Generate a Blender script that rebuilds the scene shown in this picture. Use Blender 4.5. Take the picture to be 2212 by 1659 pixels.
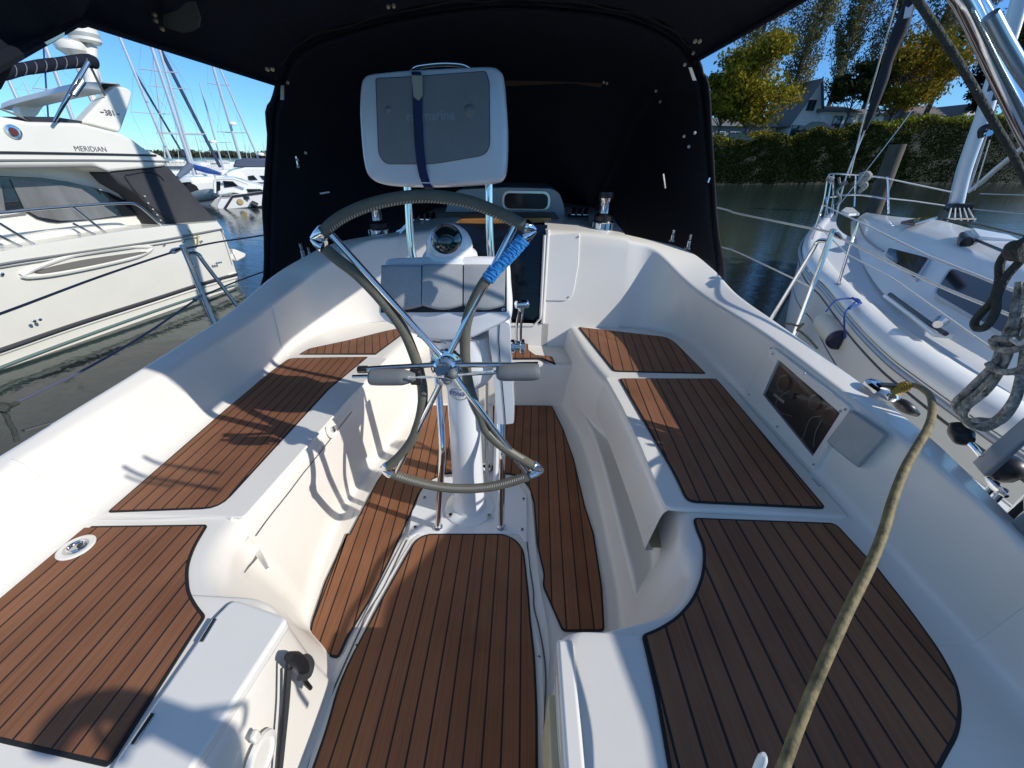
import bpy, bmesh, math, random
import numpy as np
from mathutils import Vector, Matrix
random.seed(7); RNG = np.random.RandomState(7)
for o in list(bpy.data.objects): bpy.data.objects.remove(o)
SC = bpy.context.scene
# ---------------------------------------------------------------- camera
# survey frame: x to starboard, y towards the bow, z up from the cockpit sole
FPX, CX, CY = 831.0, 1106.0, 829.5
def norm(v): v = np.array(v, float); return v/np.linalg.norm(v)
_d = norm((1083.-CX, 2245.-CY, FPX))
_f = np.array([1135.-CX, 0, FPX]); _f[1] = -(_d[0]*_f[0]+_d[2]*_f[2])/_d[1]; _f = norm(_f)
_r = norm(np.cross(_f, -_d))
M = np.array([_r, _f, -_d]); CAM = np.array([0, 0, 1.35])
cam = bpy.data.cameras.new('camera'); cam.sensor_width = 36; cam.lens = FPX/2212*36
cam.clip_start = 0.02; cam.clip_end = 3000
camo = bpy.data.objects.new('camera', cam); SC.collection.objects.link(camo)
R = Matrix(((M[0,0], -M[0,1], -M[0,2]), (M[1,0], -M[1,1], -M[1,2]), (M[2,0], -M[2,1], -M[2,2])))
camo.matrix_world = Matrix.Translation(Vector(CAM)) @ R.to_4x4()
SC.camera = camo
# ---------------------------------------------------------------- light
SUN = norm((1.0, -0.30, 0.62))            # direction towards the sun
elev = math.asin(SUN[2]); azim = math.atan2(SUN[0], SUN[1])
W = bpy.data.worlds.new('World'); SC.world = W; W.use_nodes = True
wn = W.node_tree; bg = wn.nodes['Background']
sky = wn.nodes.new('ShaderNodeTexSky'); sky.sky_type = 'NISHITA'; sky.sun_disc = False
sky.sun_elevation = elev; sky.sun_rotation = azim
sky.altitude = 1500; sky.air_density = 1.0; sky.dust_density = 0.0; sky.ozone_density = 3.0
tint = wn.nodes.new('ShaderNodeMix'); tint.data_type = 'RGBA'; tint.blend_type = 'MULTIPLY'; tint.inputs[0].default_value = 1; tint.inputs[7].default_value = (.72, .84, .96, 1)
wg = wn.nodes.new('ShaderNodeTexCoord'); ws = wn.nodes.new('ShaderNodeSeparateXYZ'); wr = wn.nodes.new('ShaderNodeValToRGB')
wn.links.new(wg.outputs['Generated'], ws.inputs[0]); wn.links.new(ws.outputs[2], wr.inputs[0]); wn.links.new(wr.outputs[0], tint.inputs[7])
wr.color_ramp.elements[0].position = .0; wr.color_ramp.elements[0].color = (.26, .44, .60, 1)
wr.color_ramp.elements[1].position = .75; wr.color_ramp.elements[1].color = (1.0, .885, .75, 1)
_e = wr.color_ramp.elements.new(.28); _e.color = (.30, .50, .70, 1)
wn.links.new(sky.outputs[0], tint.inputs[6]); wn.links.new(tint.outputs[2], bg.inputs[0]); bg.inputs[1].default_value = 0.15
sun = bpy.data.lights.new('sun', 'SUN'); sun.energy = 2.5; sun.angle = math.radians(0.5); sun.color = (1, .955, .88)
suno = bpy.data.objects.new('sun', sun); SC.collection.objects.link(suno)
suno.rotation_euler = Vector(SUN).to_track_quat('Z', 'Y').to_euler()
SC.view_settings.view_transform = 'Standard'; SC.view_settings.look = 'None'
SC.view_settings.exposure = 0.68; SC.view_settings.gamma = 1.0
SC.render.engine = 'CYCLES'
SC.cycles.max_bounces = 8

# ---------------------------------------------------------------- survey helpers
def ray(px, py): return M @ np.array([px-CX, py-CY, FPX])
def PZ(px, py, z): r = ray(px, py); return CAM + r*((z-CAM[2])/r[2])
def PY(px, py, y): r = ray(px, py); return CAM + r*(y/r[1])
def PX(px, py, x): r = ray(px, py); return CAM + r*(x/r[0])
def PP(px, py, p0, n, off=0):
    r = ray(px, py); n = norm(n); return CAM + r*((np.dot(np.array(p0)-CAM, n)+off)/np.dot(r, n))
def zm(x0, y0, s):                          # a zoom window of the photo -> survey pixels
    return lambda x, y: ((x0+x/s)/1.8228, (y0+y/s)/1.8228)
z1 = zm(0, 0, 1.8436); z2 = zm(1000, 0, 1.8436); z3 = zm(1900, 0, 1.8436); z4 = zm(2700, 0, 1.659)
z5 = zm(0, 700, 1.6592); z6 = zm(1100, 700, 1.6592); z7 = zm(2000, 700, 1.6592); z8 = zm(2900, 800, 1.3825)
b1 = zm(0, 1500, 1.6592); b2 = zm(1200, 1300, 1.6592); b3 = zm(2100, 1500, 1.6592); b4 = zm(0, 2200, 2.011)
b5 = zm(900, 2100, 1.7958); b6 = zm(2000, 2200, 1.8433); b7 = zm(2900, 2000, 1.6201)
c2 = zm(3500, 0, 1.5075); c3 = zm(3400, 1100, 1.508)

def catmull(P, n, closed=False):
    P = np.array(P, float); k = len(P)
    if k < 3: return np.array([P[0]+(P[-1]-P[0])*t for t in np.linspace(0, 1, n)])
    if closed: Q = np.vstack([P[-1], P, P[0], P[1]]); segs = k
    else: Q = np.vstack([2*P[0]-P[1], P, 2*P[-1]-P[-2]]); segs = k-1
    out = []
    for u in np.linspace(0, segs, n, endpoint=not closed):
        i = min(int(u), segs-1); t = u-i
        a, b, c, d = Q[i], Q[i+1], Q[i+2], Q[i+3]
        out.append(.5*((2*b)+(-a+c)*t+(2*a-5*b+4*c-d)*t*t+(-a+3*b-3*c+d)*t**3))
    return np.array(out)
def roundpoly(P, r, seg=5):
    P = [np.array(p, float) for p in P]; n = len(P); out = []
    rr = r if isinstance(r, (list, tuple)) else [r]*n
    for i in range(n):
        a, b, c = P[i-1], P[i], P[(i+1) % n]
        la, lc = np.linalg.norm(a-b), np.linalg.norm(c-b)
        q = min(rr[i], la*.45, lc*.45)
        if q < 1e-5: out.append(b); continue
        s, e = b+(a-b)/la*q, b+(c-b)/lc*q
        for t in np.linspace(0, 1, seg): out.append((1-t)**2*s+2*t*(1-t)*b+t*t*e)
    return out
def offpoly(P, d):                          # grow a flat (x,y) outline by d
    P = [np.array(p[:2], float) for p in P]; n = len(P)
    A = sum(P[i][0]*P[(i+1) % n][1]-P[(i+1) % n][0]*P[i][1] for i in range(n))
    s = 1 if A > 0 else -1; out = []
    for i in range(n):
        a, b, c = P[i-1], P[i], P[(i+1) % n]
        e1, e2 = norm(b-a+1e-12), norm(c-b+1e-12)
        n1 = np.array([e1[1], -e1[0]])*s; n2 = np.array([e2[1], -e2[0]])*s
        m = n1+n2; L = np.linalg.norm(m); m = m/L if L > 1e-6 else n1
        out.append(b+m*d/max(.5, np.dot(m, n1)))
    return out

class MB:
    def __init__(s): s.v = []; s.f = []
    def add(s, V, F):
        o = len(s.v); s.v += [tuple(map(float, p)) for p in V]; s.f += [tuple(i+o for i in f) for f in F]; return s
    def box(s, c, sx, sy, sz, rot=None):
        V = [np.array((x*sx/2, y*sy/2, z*sz/2)) for x in (-1, 1) for y in (-1, 1) for z in (-1, 1)]
        if rot is not None: V = [np.array(rot @ Vector(p)) for p in V]
        return s.add([p+np.array(c) for p in V], [(0,1,3,2),(4,6,7,5),(0,4,5,1),(2,3,7,6),(0,2,6,4),(1,5,7,3)])
    def tube(s, P, r, n=10, smooth=0, caps=True, flat=None):
        P = np.array(P, float)
        if smooth: P = catmull(P, smooth)
        k = len(P); rr = np.interp(np.linspace(0, 1, k), np.linspace(0, 1, len(r)), r) if hasattr(r, '__len__') else [r]*k
        T = np.gradient(P, axis=0); T = np.array([norm(t+1e-12) for t in T])
        u = np.cross(T[0], (0, 0, 1)); u = np.cross(T[0], (1, 0, 0)) if np.linalg.norm(u) < .2 else u
        u = norm(u); V = []
        for i in range(k):
            u = norm(u-T[i]*np.dot(u, T[i])); w = np.cross(T[i], u)
            for j in range(n):
                a = 2*math.pi*j/n; V.append(P[i]+rr[i]*(u*math.cos(a)+w*math.sin(a)*(flat or 1)))
        F = [(i*n+j, i*n+(j+1) % n, (i+1)*n+(j+1) % n, (i+1)*n+j) for i in range(k-1) for j in range(n)]
        if caps: F += [tuple(range(n))[::-1], tuple((k-1)*n+j for j in range(n))]
        return s.add(V, F)
    def lathe(s, c, prof, n=24, axis=(0, 0, 1)):
        ax = norm(axis); u = np.cross(ax, (0, 1, 0)); u = norm(u if np.linalg.norm(u) > .2 else np.cross(ax, (1, 0, 0))); w = np.cross(ax, u)
        V = [np.array(c)+ax*h+r*(u*math.cos(2*math.pi*j/n)+w*math.sin(2*math.pi*j/n)) for r, h in prof for j in range(n)]
        k = len(prof)
        F = [(i*n+j, i*n+(j+1) % n, (i+1)*n+(j+1) % n, (i+1)*n+j) for i in range(k-1) for j in range(n)]
        F += [tuple(range(n))[::-1], tuple((k-1)*n+j for j in range(n))]
        return s.add(V, F)
    def prism(s, P, vec):                     # closed outline pushed along vec
        P = [np.array(p, float) for p in P]; n = len(P); v = np.array(vec, float)
        return s.add(P+[p+v for p in P], [tuple(range(n))[::-1], tuple(range(n, 2*n))]+[(i, (i+1) % n, n+(i+1) % n, n+i) for i in range(n)])
    def loft2(s, A, B):                       # closed outlines A -> B
        n = len(A)
        return s.add(list(A)+list(B), [tuple(range(n))[::-1], tuple(range(n, 2*n))]+[(i, (i+1) % n, n+(i+1) % n, n+i) for i in range(n)])
    def slab(s, P, z0, z1):
        return s.prism([(p[0], p[1], z0) for p in P], (0, 0, z1-z0))
    def grid(s, G):
        r, c = len(G), len(G[0])
        return s.add([p for row in G for p in row], [(i*c+j, i*c+j+1, (i+1)*c+j+1, (i+1)*c+j) for i in range(r-1) for j in range(c-1)])
    def build(s, name, m, parent=None, smooth=True, bevel=0, seg=2, origin=None, thick=0, angle=35):
        me = bpy.data.meshes.new(name)
        org = np.mean(np.array(s.v), axis=0) if origin is None else np.array(origin)
        me.from_pydata([tuple(np.array(p)-org) for p in s.v], [], s.f)
        bm = bmesh.new(); bm.from_mesh(me); bmesh.ops.recalc_face_normals(bm, faces=bm.faces)
        bm.to_mesh(me); bm.free()
        me.materials.append(m)
        o = bpy.data.objects.new(name, me); SC.collection.objects.link(o)
        if parent is not None:
            o.parent = parent; o.location = Vector(org)-wloc(parent)
        else: o.location = Vector(org)
        if smooth:
            for p in me.polygons: p.use_smooth = True
            me.set_sharp_from_angle(angle=math.radians(angle))
        if thick:
            t = o.modifiers.new('thick', 'SOLIDIFY'); t.thickness = thick; t.offset = 0
        if bevel:
            b = o.modifiers.new('bevel', 'BEVEL'); b.width = bevel; b.segments = seg; b.limit_method = 'ANGLE'; b.angle_limit = math.radians(30)
            b.harden_normals = False
        return o
def wloc(o):
    p = Vector((0, 0, 0))
    while o is not None: p += o.location; o = o.parent
    return p
def tag(o, label=None, cat=None, group=None, kind=None):
    if label: o['label'] = label
    if cat: o['category'] = cat
    if group: o['group'] = group
    if kind: o['kind'] = kind
    return o
def thing(name, loc, label, cat, group=None):
    o = bpy.data.objects.new(name, None); SC.collection.objects.link(o); o.location = Vector([float(a) for a in loc]); o.empty_display_size = .1
    return tag(o, label, cat, group)
def loft(rails, radii, nst, seg=6):
    """rails: list of point lists (same stations); rounds every inner rail by its radius."""
    R_ = [catmull(r, nst) for r in rails]; G = []
    for i in range(nst):
        pts = [r[i] for r in R_]; row = [pts[0]]
        for k in range(1, len(pts)-1):
            a, b, c = pts[k-1], pts[k], pts[k+1]; la, lc = np.linalg.norm(a-b), np.linalg.norm(c-b)
            q = min(radii[k], la*.47, lc*.47); s_, e_ = b+(a-b)/max(la, 1e-6)*q, b+(c-b)/max(lc, 1e-6)*q
            for t in np.linspace(0, 1, seg): row.append((1-t)**2*s_+2*t*(1-t)*b+t*t*e_)
        row.append(pts[-1]); G.append(row)
    return G

# ---------------------------------------------------------------- materials
MATS = {}
def mat(name, col, rough=.5, metal=0, spec=.5, coat=0, bump=0, bscale=50, vary=0, vscale=3, trans=0, sheen=0, stretch=None):
    if name in MATS: return MATS[name]
    m = bpy.data.materials.new(name); m.use_nodes = True; t = m.node_tree; b = t.nodes['Principled BSDF']
    b.inputs['Base Color'].default_value = (*col, 1); b.inputs['Roughness'].default_value = rough
    b.inputs['Metallic'].default_value = metal; b.inputs['Specular IOR Level'].default_value = spec
    b.inputs['Coat Weight'].default_value = coat; b.inputs['Coat Roughness'].default_value = .06
    b.inputs['Transmission Weight'].default_value = trans; b.inputs['Sheen Weight'].default_value = sheen
    tc = t.nodes.new('ShaderNodeTexCoord'); src = tc.outputs['Object']
    if stretch:
        mp = t.nodes.new('ShaderNodeMapping'); mp.inputs['Scale'].default_value = stretch; t.links.new(src, mp.inputs[0]); src = mp.outputs[0]
    if vary:
        n = t.nodes.new('ShaderNodeTexNoise'); n.inputs['Scale'].default_value = vscale; n.inputs['Detail'].default_value = 6; n.inputs['Roughness'].default_value = .65
        mr = t.nodes.new('ShaderNodeMapRange'); mr.inputs[1].default_value = .3; mr.inputs[2].default_value = .7; mr.inputs[3].default_value = 1-vary; mr.inputs[4].default_value = 1+vary*.6
        mx = t.nodes.new('ShaderNodeMix'); mx.data_type = 'RGBA'; mx.blend_type = 'MULTIPLY'; mx.inputs[0].default_value = 1; mx.inputs[6].default_value = (*col, 1)
        t.links.new(src, n.inputs[0]); t.links.new(n.outputs[0], mr.inputs[0]); t.links.new(mr.outputs[0], mx.inputs[7]); t.links.new(mx.outputs[2], b.inputs['Base Color'])
        mr2 = t.nodes.new('ShaderNodeMapRange'); mr2.inputs[3].default_value = max(.02, rough-.12); mr2.inputs[4].default_value = min(1, rough+.15)
        t.links.new(n.outputs[0], mr2.inputs[0]); t.links.new(mr2.outputs[0], b.inputs['Roughness'])
    if bump:
        n2 = t.nodes.new('ShaderNodeTexNoise'); n2.inputs['Scale'].default_value = bscale; n2.inputs['Detail'].default_value = 4
        bp = t.nodes.new('ShaderNodeBump'); bp.inputs['Strength'].default_value = bump; bp.inputs['Distance'].default_value = .01
        t.links.new(src, n2.inputs[0]); t.links.new(n2.outputs[0], bp.inputs['Height']); t.links.new(bp.outputs[0], b.inputs['Normal'])
    MATS[name] = m; return m
GEL = mat('gelcoat', (.84, .80, .73), .32, coat=.25, bump=.04, bscale=260, vary=.04, vscale=2.5)
GELS = mat('gelcoat_smooth', (.84, .81, .75), .22, coat=.4, vary=.03, vscale=4)
NONSKID = mat('nonskid', (.78, .77, .73), .6, bump=.5, bscale=420)
PAINT = mat('white_powder_coat', (.80, .82, .84), .25, coat=.4)
BLACKC = mat('black_canvas', (.010, .0135, .024), .9, bump=.4, bscale=30, vary=.3, vscale=3, spec=.2)
CANVG = mat('charcoal_canvas', (.045, .045, .05), .9, bump=.4, bscale=15, vary=.2)
CHROME = mat('stainless', (.72, .72, .72), .07, 1, bump=.02, bscale=20)
BRUSH = mat('dull_stainless', (.55, .55, .56), .25, 1)
BLK = mat('black_plastic', (.015, .015, .017), .4)
CAULK = mat('black_caulk', (.012, .012, .014), .7)
GASK = mat('grey_gasket', (.10, .10, .11), .6)
LEATH = mat('grey_leather', (.145, .135, .10), .75, bump=.5, bscale=320, vary=.18, vscale=30)
RUBG = mat('grey_rubber_grip', (.17, .18, .18), .55, vary=.1, vscale=20)
GREYC = mat('grey_plastic_cover', (.42, .43, .43), .55, bump=.15, bscale=300, vary=.12, vscale=14)
SHADEC = mat('screen_cover', (.19, .19, .19), .5, bump=.1, bscale=200, vary=.14, vscale=7)
PLOT = mat('plotter_housing', (.62, .66, .70), .3, coat=.3, vary=.05, vscale=6)
NAVY = mat('navy_webbing', (.012, .022, .09), .8, bump=.4, bscale=400)
TAPE = mat('blue_tape', (.03, .27, .66), .55, bump=.3, bscale=60, vary=.2, vscale=40)
VELC = mat('velcro_tag', (.33, .34, .27), .9)
DARKGL = mat('dark_plexiglass', (.006, .008, .013), .08, spec=.3)
CGLASS = mat('compass_glass', (.004, .022, .018), .03, coat=1)
STITCH = mat('white_stitch', (.62, .60, .52), .8)
TEAKW = mat('varnished_teak', (.60, .27, .07), .4, coat=.4, vary=.25, vscale=8, stretch=(1, 12, 12))
YELC = mat('shore_cable', (.24, .19, .085), .65, vary=.6, vscale=38, bump=.3, bscale=80)
YEL = mat('yellow_boot', (.55, .32, .03), .5)
ROPE = mat('grey_rope', (.44, .42, .37), .9, bump=1, bscale=180, vary=.85, vscale=55)
ROPEK = mat('dark_rope', (.055, .06, .05), .9, bump=1, bscale=120, vary=.3, vscale=40)
ROPEW = mat('white_line', (.6, .6, .58), .8, bump=.5, bscale=200)
WIRE = mat('lifeline_wire', (.62, .62, .60), .35, .6)
WIRED = mat('coated_lifeline', (.09, .09, .13), .5)
BLUEL = mat('blue_line', (.02, .08, .35), .8)
BEIGE = mat('raw_laminate', (.55, .48, .30), .7, vary=.2, vscale=8)
LETTER = mat('dark_lettering', (.04, .045, .07), .5)

def teak(name, pitch, phase=0, ang=0, x0=0):
    """synthetic teak planks running fore and aft; black caulk seams every pitch metres"""
    m = bpy.data.materials.new(name); m.use_nodes = True; t = m.node_tree; b = t.nodes['Principled BSDF']; N = t.nodes.new; L = t.links.new
    g = N('ShaderNodeNewGeometry'); mp = N('ShaderNodeMapping'); mp.inputs['Rotation'].default_value = (0, 0, ang); mp.inputs['Location'].default_value = (phase, 0, 0)
    L(g.outputs['Position'], mp.inputs[0]); sp = N('ShaderNodeSeparateXYZ'); L(mp.outputs[0], sp.inputs[0])
    d = N('ShaderNodeMath'); d.operation = 'DIVIDE'; d.inputs[1].default_value = pitch; L(sp.outputs[0], d.inputs[0])
    fr = N('ShaderNodeMath'); fr.operation = 'FRACT'; L(d.outputs[0], fr.inputs[0])
    fl = N('ShaderNodeMath'); fl.operation = 'FLOOR'; L(d.outputs[0], fl.inputs[0])
    pp = N('ShaderNodeMath'); pp.operation = 'PINGPONG'; pp.inputs[1].default_value = .5; L(fr.outputs[0], pp.inputs[0])
    ls = N('ShaderNodeMapRange'); ls.inputs[1].default_value = .047; ls.inputs[2].default_value = .062; L(pp.outputs[0], ls.inputs[0])   # 0 in seam, 1 on plank
    wn_ = N('ShaderNodeTexWhiteNoise'); wn_.noise_dimensions = '1D'; L(fl.outputs[0], wn_.inputs['W'])
    st = N('ShaderNodeMapping'); st.inputs['Scale'].default_value = (160, 2.2, 1); L(g.outputs['Position'], st.inputs[0])
    n1 = N('ShaderNodeTexNoise'); n1.inputs['Scale'].default_value = 1; n1.inputs['Detail'].default_value = 5; L(st.outputs[0], n1.inputs[0])
    n2 = N('ShaderNodeTexNoise'); n2.inputs['Scale'].default_value = 7; n2.inputs['Detail'].default_value = 5; L(g.outputs['Position'], n2.inputs[0])
    a = N('ShaderNodeMath'); a.operation = 'MULTIPLY_ADD'; a.inputs[1].default_value = .45; L(n1.outputs[0], a.inputs[0])
    a2 = N('ShaderNodeMath'); a2.operation = 'MULTIPLY_ADD'; a2.inputs[1].default_value = .4; L(n2.outputs[0], a2.inputs[0])
    w3 = N('ShaderNodeMath'); w3.operation = 'MULTIPLY'; w3.inputs[1].default_value = .16; L(wn_.outputs[0], w3.inputs[0]); L(w3.outputs[0], a2.inputs[2]); L(a2.outputs[0], a.inputs[2])
    cr = N('ShaderNodeValToRGB'); e = cr.color_ramp.elements; e[0].position = .3; e[0].color = (.175, .068, .030, 1); e[1].position = .75; e[1].color = (.32, .142, .070, 1)
    L(a.outputs[0], cr.inputs[0]); mx = N('ShaderNodeMix'); mx.data_type = 'RGBA'; mx.inputs[6].default_value = (.014, .013, .013, 1); L(ls.outputs[0], mx.inputs[0]); L(cr.outputs[0], mx.inputs[7]); L(mx.outputs[2], b.inputs['Base Color'])
    b.inputs['Roughness'].default_value = .62; b.inputs['Specular IOR Level'].default_value = .35
    bp = N('ShaderNodeBump'); bp.inputs['Strength'].default_value = .35; bp.inputs['Distance'].default_value = .003
    ad = N('ShaderNodeMath'); ad.operation = 'MULTIPLY_ADD'; ad.inputs[1].default_value = 1.2; L(ls.outputs[0], ad.inputs[0]); L(n1.outputs[0], ad.inputs[2]); L(ad.outputs[0], bp.inputs['Height']); L(bp.outputs[0], b.inputs['Normal'])
    return m

def teak_panel(parent, P, z, m, label, r=.02, border=.007):
    if not isinstance(r, (list, tuple)): r = [r]*len(P)
    Q = roundpoly([np.array(p[:2]) for p in P], list(r))
    o = MB().slab(offpoly(Q, -border), z, z+.0062).build('teak_panel', m, parent, bevel=.001)
    o['label'] = label
    MB().slab(Q, z, z+.0042).build('caulk_border', CAULK, o)
    return o

# ================================================================ SETTING
WZ = -.9
def water():
    m = bpy.data.materials.new('harbour_water'); m.use_nodes = True; t = m.node_tree; b = t.nodes['Principled BSDF']; N = t.nodes.new; L = t.links.new
    b.inputs['Base Color'].default_value = (.030, .047, .042, 1); b.inputs['Roughness'].default_value = .05; b.inputs['IOR'].default_value = 1.33; b.inputs['Specular IOR Level'].default_value = .6
    g = N('ShaderNodeNewGeometry'); mp = N('ShaderNodeMapping'); mp.inputs['Scale'].default_value = (1, 1, 1); mp.inputs['Rotation'].default_value = (0, 0, .5); L(g.outputs['Position'], mp.inputs[0])
    mp2 = N('ShaderNodeMapping'); mp2.inputs['Scale'].default_value = (.9, 2.3, 1); L(mp.outputs[0], mp2.inputs[0])
    n1 = N('ShaderNodeTexNoise'); n1.inputs['Scale'].default_value = 1.6; n1.inputs['Detail'].default_value = 3; n1.inputs['Distortion'].default_value = .6
    n2 = N('ShaderNodeTexNoise'); n2.inputs['Scale'].default_value = 7.5; n2.inputs['Detail'].default_value = 4; n2.inputs['Distortion'].default_value = .4
    L(mp2.outputs[0], n1.inputs[0]); L(mp2.outputs[0], n2.inputs[0])
    a = N('ShaderNodeMath'); a.operation = 'MULTIPLY_ADD'; a.inputs[1].default_value = .28; L(n2.outputs[0], a.inputs[0]); L(n1.outputs[0], a.inputs[2])
    bp = N('ShaderNodeBump'); bp.inputs['Strength'].default_value = .09; bp.inputs['Distance'].default_value = .11; L(a.outputs[0], bp.inputs['Height']); L(bp.outputs[0], b.inputs['Normal'])
    o = MB().add([(-900, -60, WZ), (900, -60, WZ), (900, 1500, WZ), (-900, 1500, WZ)], [(0, 1, 2, 3)]).build('water', m, smooth=False)
    tag(o, kind='structure')
water()

def leafmat(name, c1, c2, c3=None):
    m = bpy.data.materials.new(name); m.use_nodes = True; t = m.node_tree; b = t.nodes['Principled BSDF']; N = t.nodes.new; L = t.links.new
    g = N('ShaderNodeNewGeometry'); cr = N('ShaderNodeValToRGB'); e = cr.color_ramp.elements
    e[0].color = (*c1, 1); e[1].color = (*c2, 1); e[0].position = .0; e[1].position = .85
    if c3: x = e.new(.97); x.color = (*c3, 1)
    n = N('ShaderNodeTexNoise'); n.inputs['Scale'].default_value = .35; n.inputs['Detail'].default_value = 3; L(g.outputs['Position'], n.inputs[0])
    a = N('ShaderNodeMath'); a.operation = 'MULTIPLY_ADD'; a.inputs[1].default_value = .55; L(g.outputs['Random Per Island'], a.inputs[0])
    s = N('ShaderNodeMath'); s.operation = 'MULTIPLY_ADD'; s.inputs[1].default_value = 1.4; s.inputs[2].default_value = -.45; L(n.outputs[0], s.inputs[0]); L(s.outputs[0], a.inputs[2])
    L(a.outputs[0], cr.inputs[0]); L(cr.outputs[0], b.inputs['Base Color']); b.inputs['Roughness'].default_value = .9; b.inputs['Specular IOR Level'].default_value = .02
    tr = N('ShaderNodeBsdfTranslucent'); L(cr.outputs[0], tr.inputs[0]); mx = N('ShaderNodeMixShader'); mx.inputs[0].default_value = .25
    L(b.outputs[0], mx.inputs[1]); L(tr.outputs[0], mx.inputs[2]); L(mx.outputs[0], t.nodes['Material Output'].inputs[0])
    return m
MAPLE = leafmat('maple_leaves', (.06, .08, .016), (.38, .30, .03), (.45, .22, .02))
MAPLEO = leafmat('orange_maple_leaves', (.06, .08, .015), (.36, .25, .03), (.45, .16, .02))
POPL = leafmat('poplar_leaves', (.07, .085, .035), (.30, .26, .11))
EVERG = leafmat('dark_leaves', (.015, .025, .012), (.055, .06, .02))
BRAM = leafmat('shaded_bramble_leaves', (.005, .012, .003), (.017, .032, .008))  # near-black leaves carry the shade of the bank in their colour
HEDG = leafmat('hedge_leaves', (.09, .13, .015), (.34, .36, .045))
BARK = mat('bark', (.12, .10, .08), .9, bump=1, bscale=6, vary=.3)

def cards(C, size, name, m, parent=None, aspect=.6):
    """many small leaf faces at the points C"""
    n = len(C); C = np.array(C); a = RNG.normal(size=(n, 3)); a /= np.linalg.norm(a, axis=1)[:, None]
    c = RNG.normal(size=(n, 3)); c -= a*(c*a).sum(1)[:, None]; c /= np.linalg.norm(c, axis=1)[:, None]
    s = size*RNG.uniform(.6, 1.3, (n, 1)); A = a*s; B = c*s*aspect
    V = np.stack([C-A, C-B, C+A, C+B], 1).reshape(-1, 3); org = C.mean(0); V = V-org
    me = bpy.data.meshes.new(name); me.vertices.add(4*n); me.vertices.foreach_set('co', V.ravel())
    me.loops.add(4*n); me.loops.foreach_set('vertex_index', np.arange(4*n)); me.polygons.add(n)
    me.polygons.foreach_set('loop_start', np.arange(0, 4*n, 4)); me.update(calc_edges=True); me.validate(); me.materials.append(m)
    o = bpy.data.objects.new(name, me); SC.collection.objects.link(o)
    if parent is not None: o.parent = parent; o.location = Vector(org)-wloc(parent)
    else: o.location = Vector(org)
    return o

def broadleaf(base, h, w, m, label, n=9000, lobes=26, leaf=.26, group=None, trunkh=.28, name='maple_tree'):
    base = np.array(base); t = thing(name, base, label, 'tree', group); tr = MB()
    top = base+np.array((0, 0, h*.8)); tr.tube([base, base+(0.1, 0, h*.3), base+(-.1, .1, h*.6), top], [h*.022, h*.016, h*.01, .03], 8, 12)
    cs = []
    for i in range(lobes):
        u = RNG.uniform(trunkh, .95); rad = w*.5*math.sin(math.pi*min(1, (u-trunkh+.12)/(1.1-trunkh)))**.6
        a = RNG.uniform(0, 2*math.pi); rr = rad*RNG.uniform(.35, .95)
        c = base+np.array((rr*math.cos(a), rr*math.sin(a), h*u)); cs.append((c, w*RNG.uniform(.10, .19)))
        tr.tube([base+(0, 0, h*max(.15, u-.3)), base+(c-base)*(.55, .55, .8), c], [h*.007, h*.004, .02], 5, 6)
    P = []
    for c, r in cs:
        k = n//lobes; q = RNG.normal(size=(k, 3)); q /= np.linalg.norm(q, axis=1)[:, None]
        q *= (RNG.uniform(.25, 1, (k, 1))**.5)*r*(1+.25*RNG.normal(size=(k, 1))); q[:, 2] *= .75; P.append(c+q)
    tr.build('trunk', BARK, t); cards(np.vstack(P), leaf, 'crown', m, t); return t
def poplar(base, h, w, label, n=16000, m=None, lean=0):
    base = np.array(base); t = thing('poplar_tree', base, label, 'tree', 'tall poplars behind the maples'); tr = MB()
    tr.tube([base, base+(lean*.4, 0, h*.5), base+(lean, 0, h*.97)], [h*.013, h*.008, .03], 7, 10); P = []
    for i in range(95):
        u = RNG.uniform(.14, .98); s = base+np.array((lean*u, 0, h*u)); a = RNG.uniform(0, 6.28)
        L_ = w*.62*(1-.75*abs(u-.42)**1.2)*RNG.uniform(.5, 1.1); rise = L_*RNG.uniform(1.3, 2.3)
        e = s+np.array((L_*math.cos(a), L_*math.sin(a), rise)); tr.tube([s, s+(e-s)*(.55, .55, .35), e], [.09, .05, .015], 4, 5)
        k = n//95; tt = RNG.uniform(.25, 1.08, (k, 1)); P.append(s+(e-s)*tt+RNG.normal(size=(k, 3))*(.34, .34, .5))
    tr.build('trunk', BARK, t); cards(np.vstack(P), .18, 'crown', m or POPL, t); return t

# ---- bank with brambles, hedge, lawn behind
BW = [(1380, 398), (1550, 398), (1700, 397), (1850, 397), (2000, 397), (2212, 396), (2500, 394)]
BT = [(1380, 317), (1545, 308), (1700, 296), (1830, 278), (2000, 266), (2212, 258), (2500, 250)]
bw = [PZ(*p, WZ) for p in BW]; bw[0] = PZ(1380, 390, WZ)
bt = []
for (px, py), b in zip(BT, bw):
    dd = np.hypot(b[0], b[1])+11.5; r = ray(px, py); bt.append(CAM+r*(dd/np.hypot(r[0], r[1])))
bw = catmull(bw, 60); bt = catmull(bt, 60); G = []
for i in range(60): bt[i][2] += .35*math.sin(i*.83)+.2*math.sin(i*2.1); bw[i] += norm(bw[i]*(1, 1, 0))*(.5*math.sin(i*1.3)+.4*math.sin(i*.57))
for i in range(60):
    a, b = bw[i], bt[i]; row = []
    dirn = norm((b-a)*(1, 1, 0)); z = RNG.uniform(-1, 1)
    row.append(a-(0, 0, .6))
    for t_ in np.linspace(0, 1, 12):
        p = a+(b-a)*(t_, t_, t_**.85)+RNG.normal(size=3)*(.15, .15, .18)*math.sin(math.pi*t_); row.append(p)
    row.append(b+dirn*6+(0, 0, .1)); row.append(b+dirn*400+(0, 0, 1.0)); G.append(row)
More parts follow.
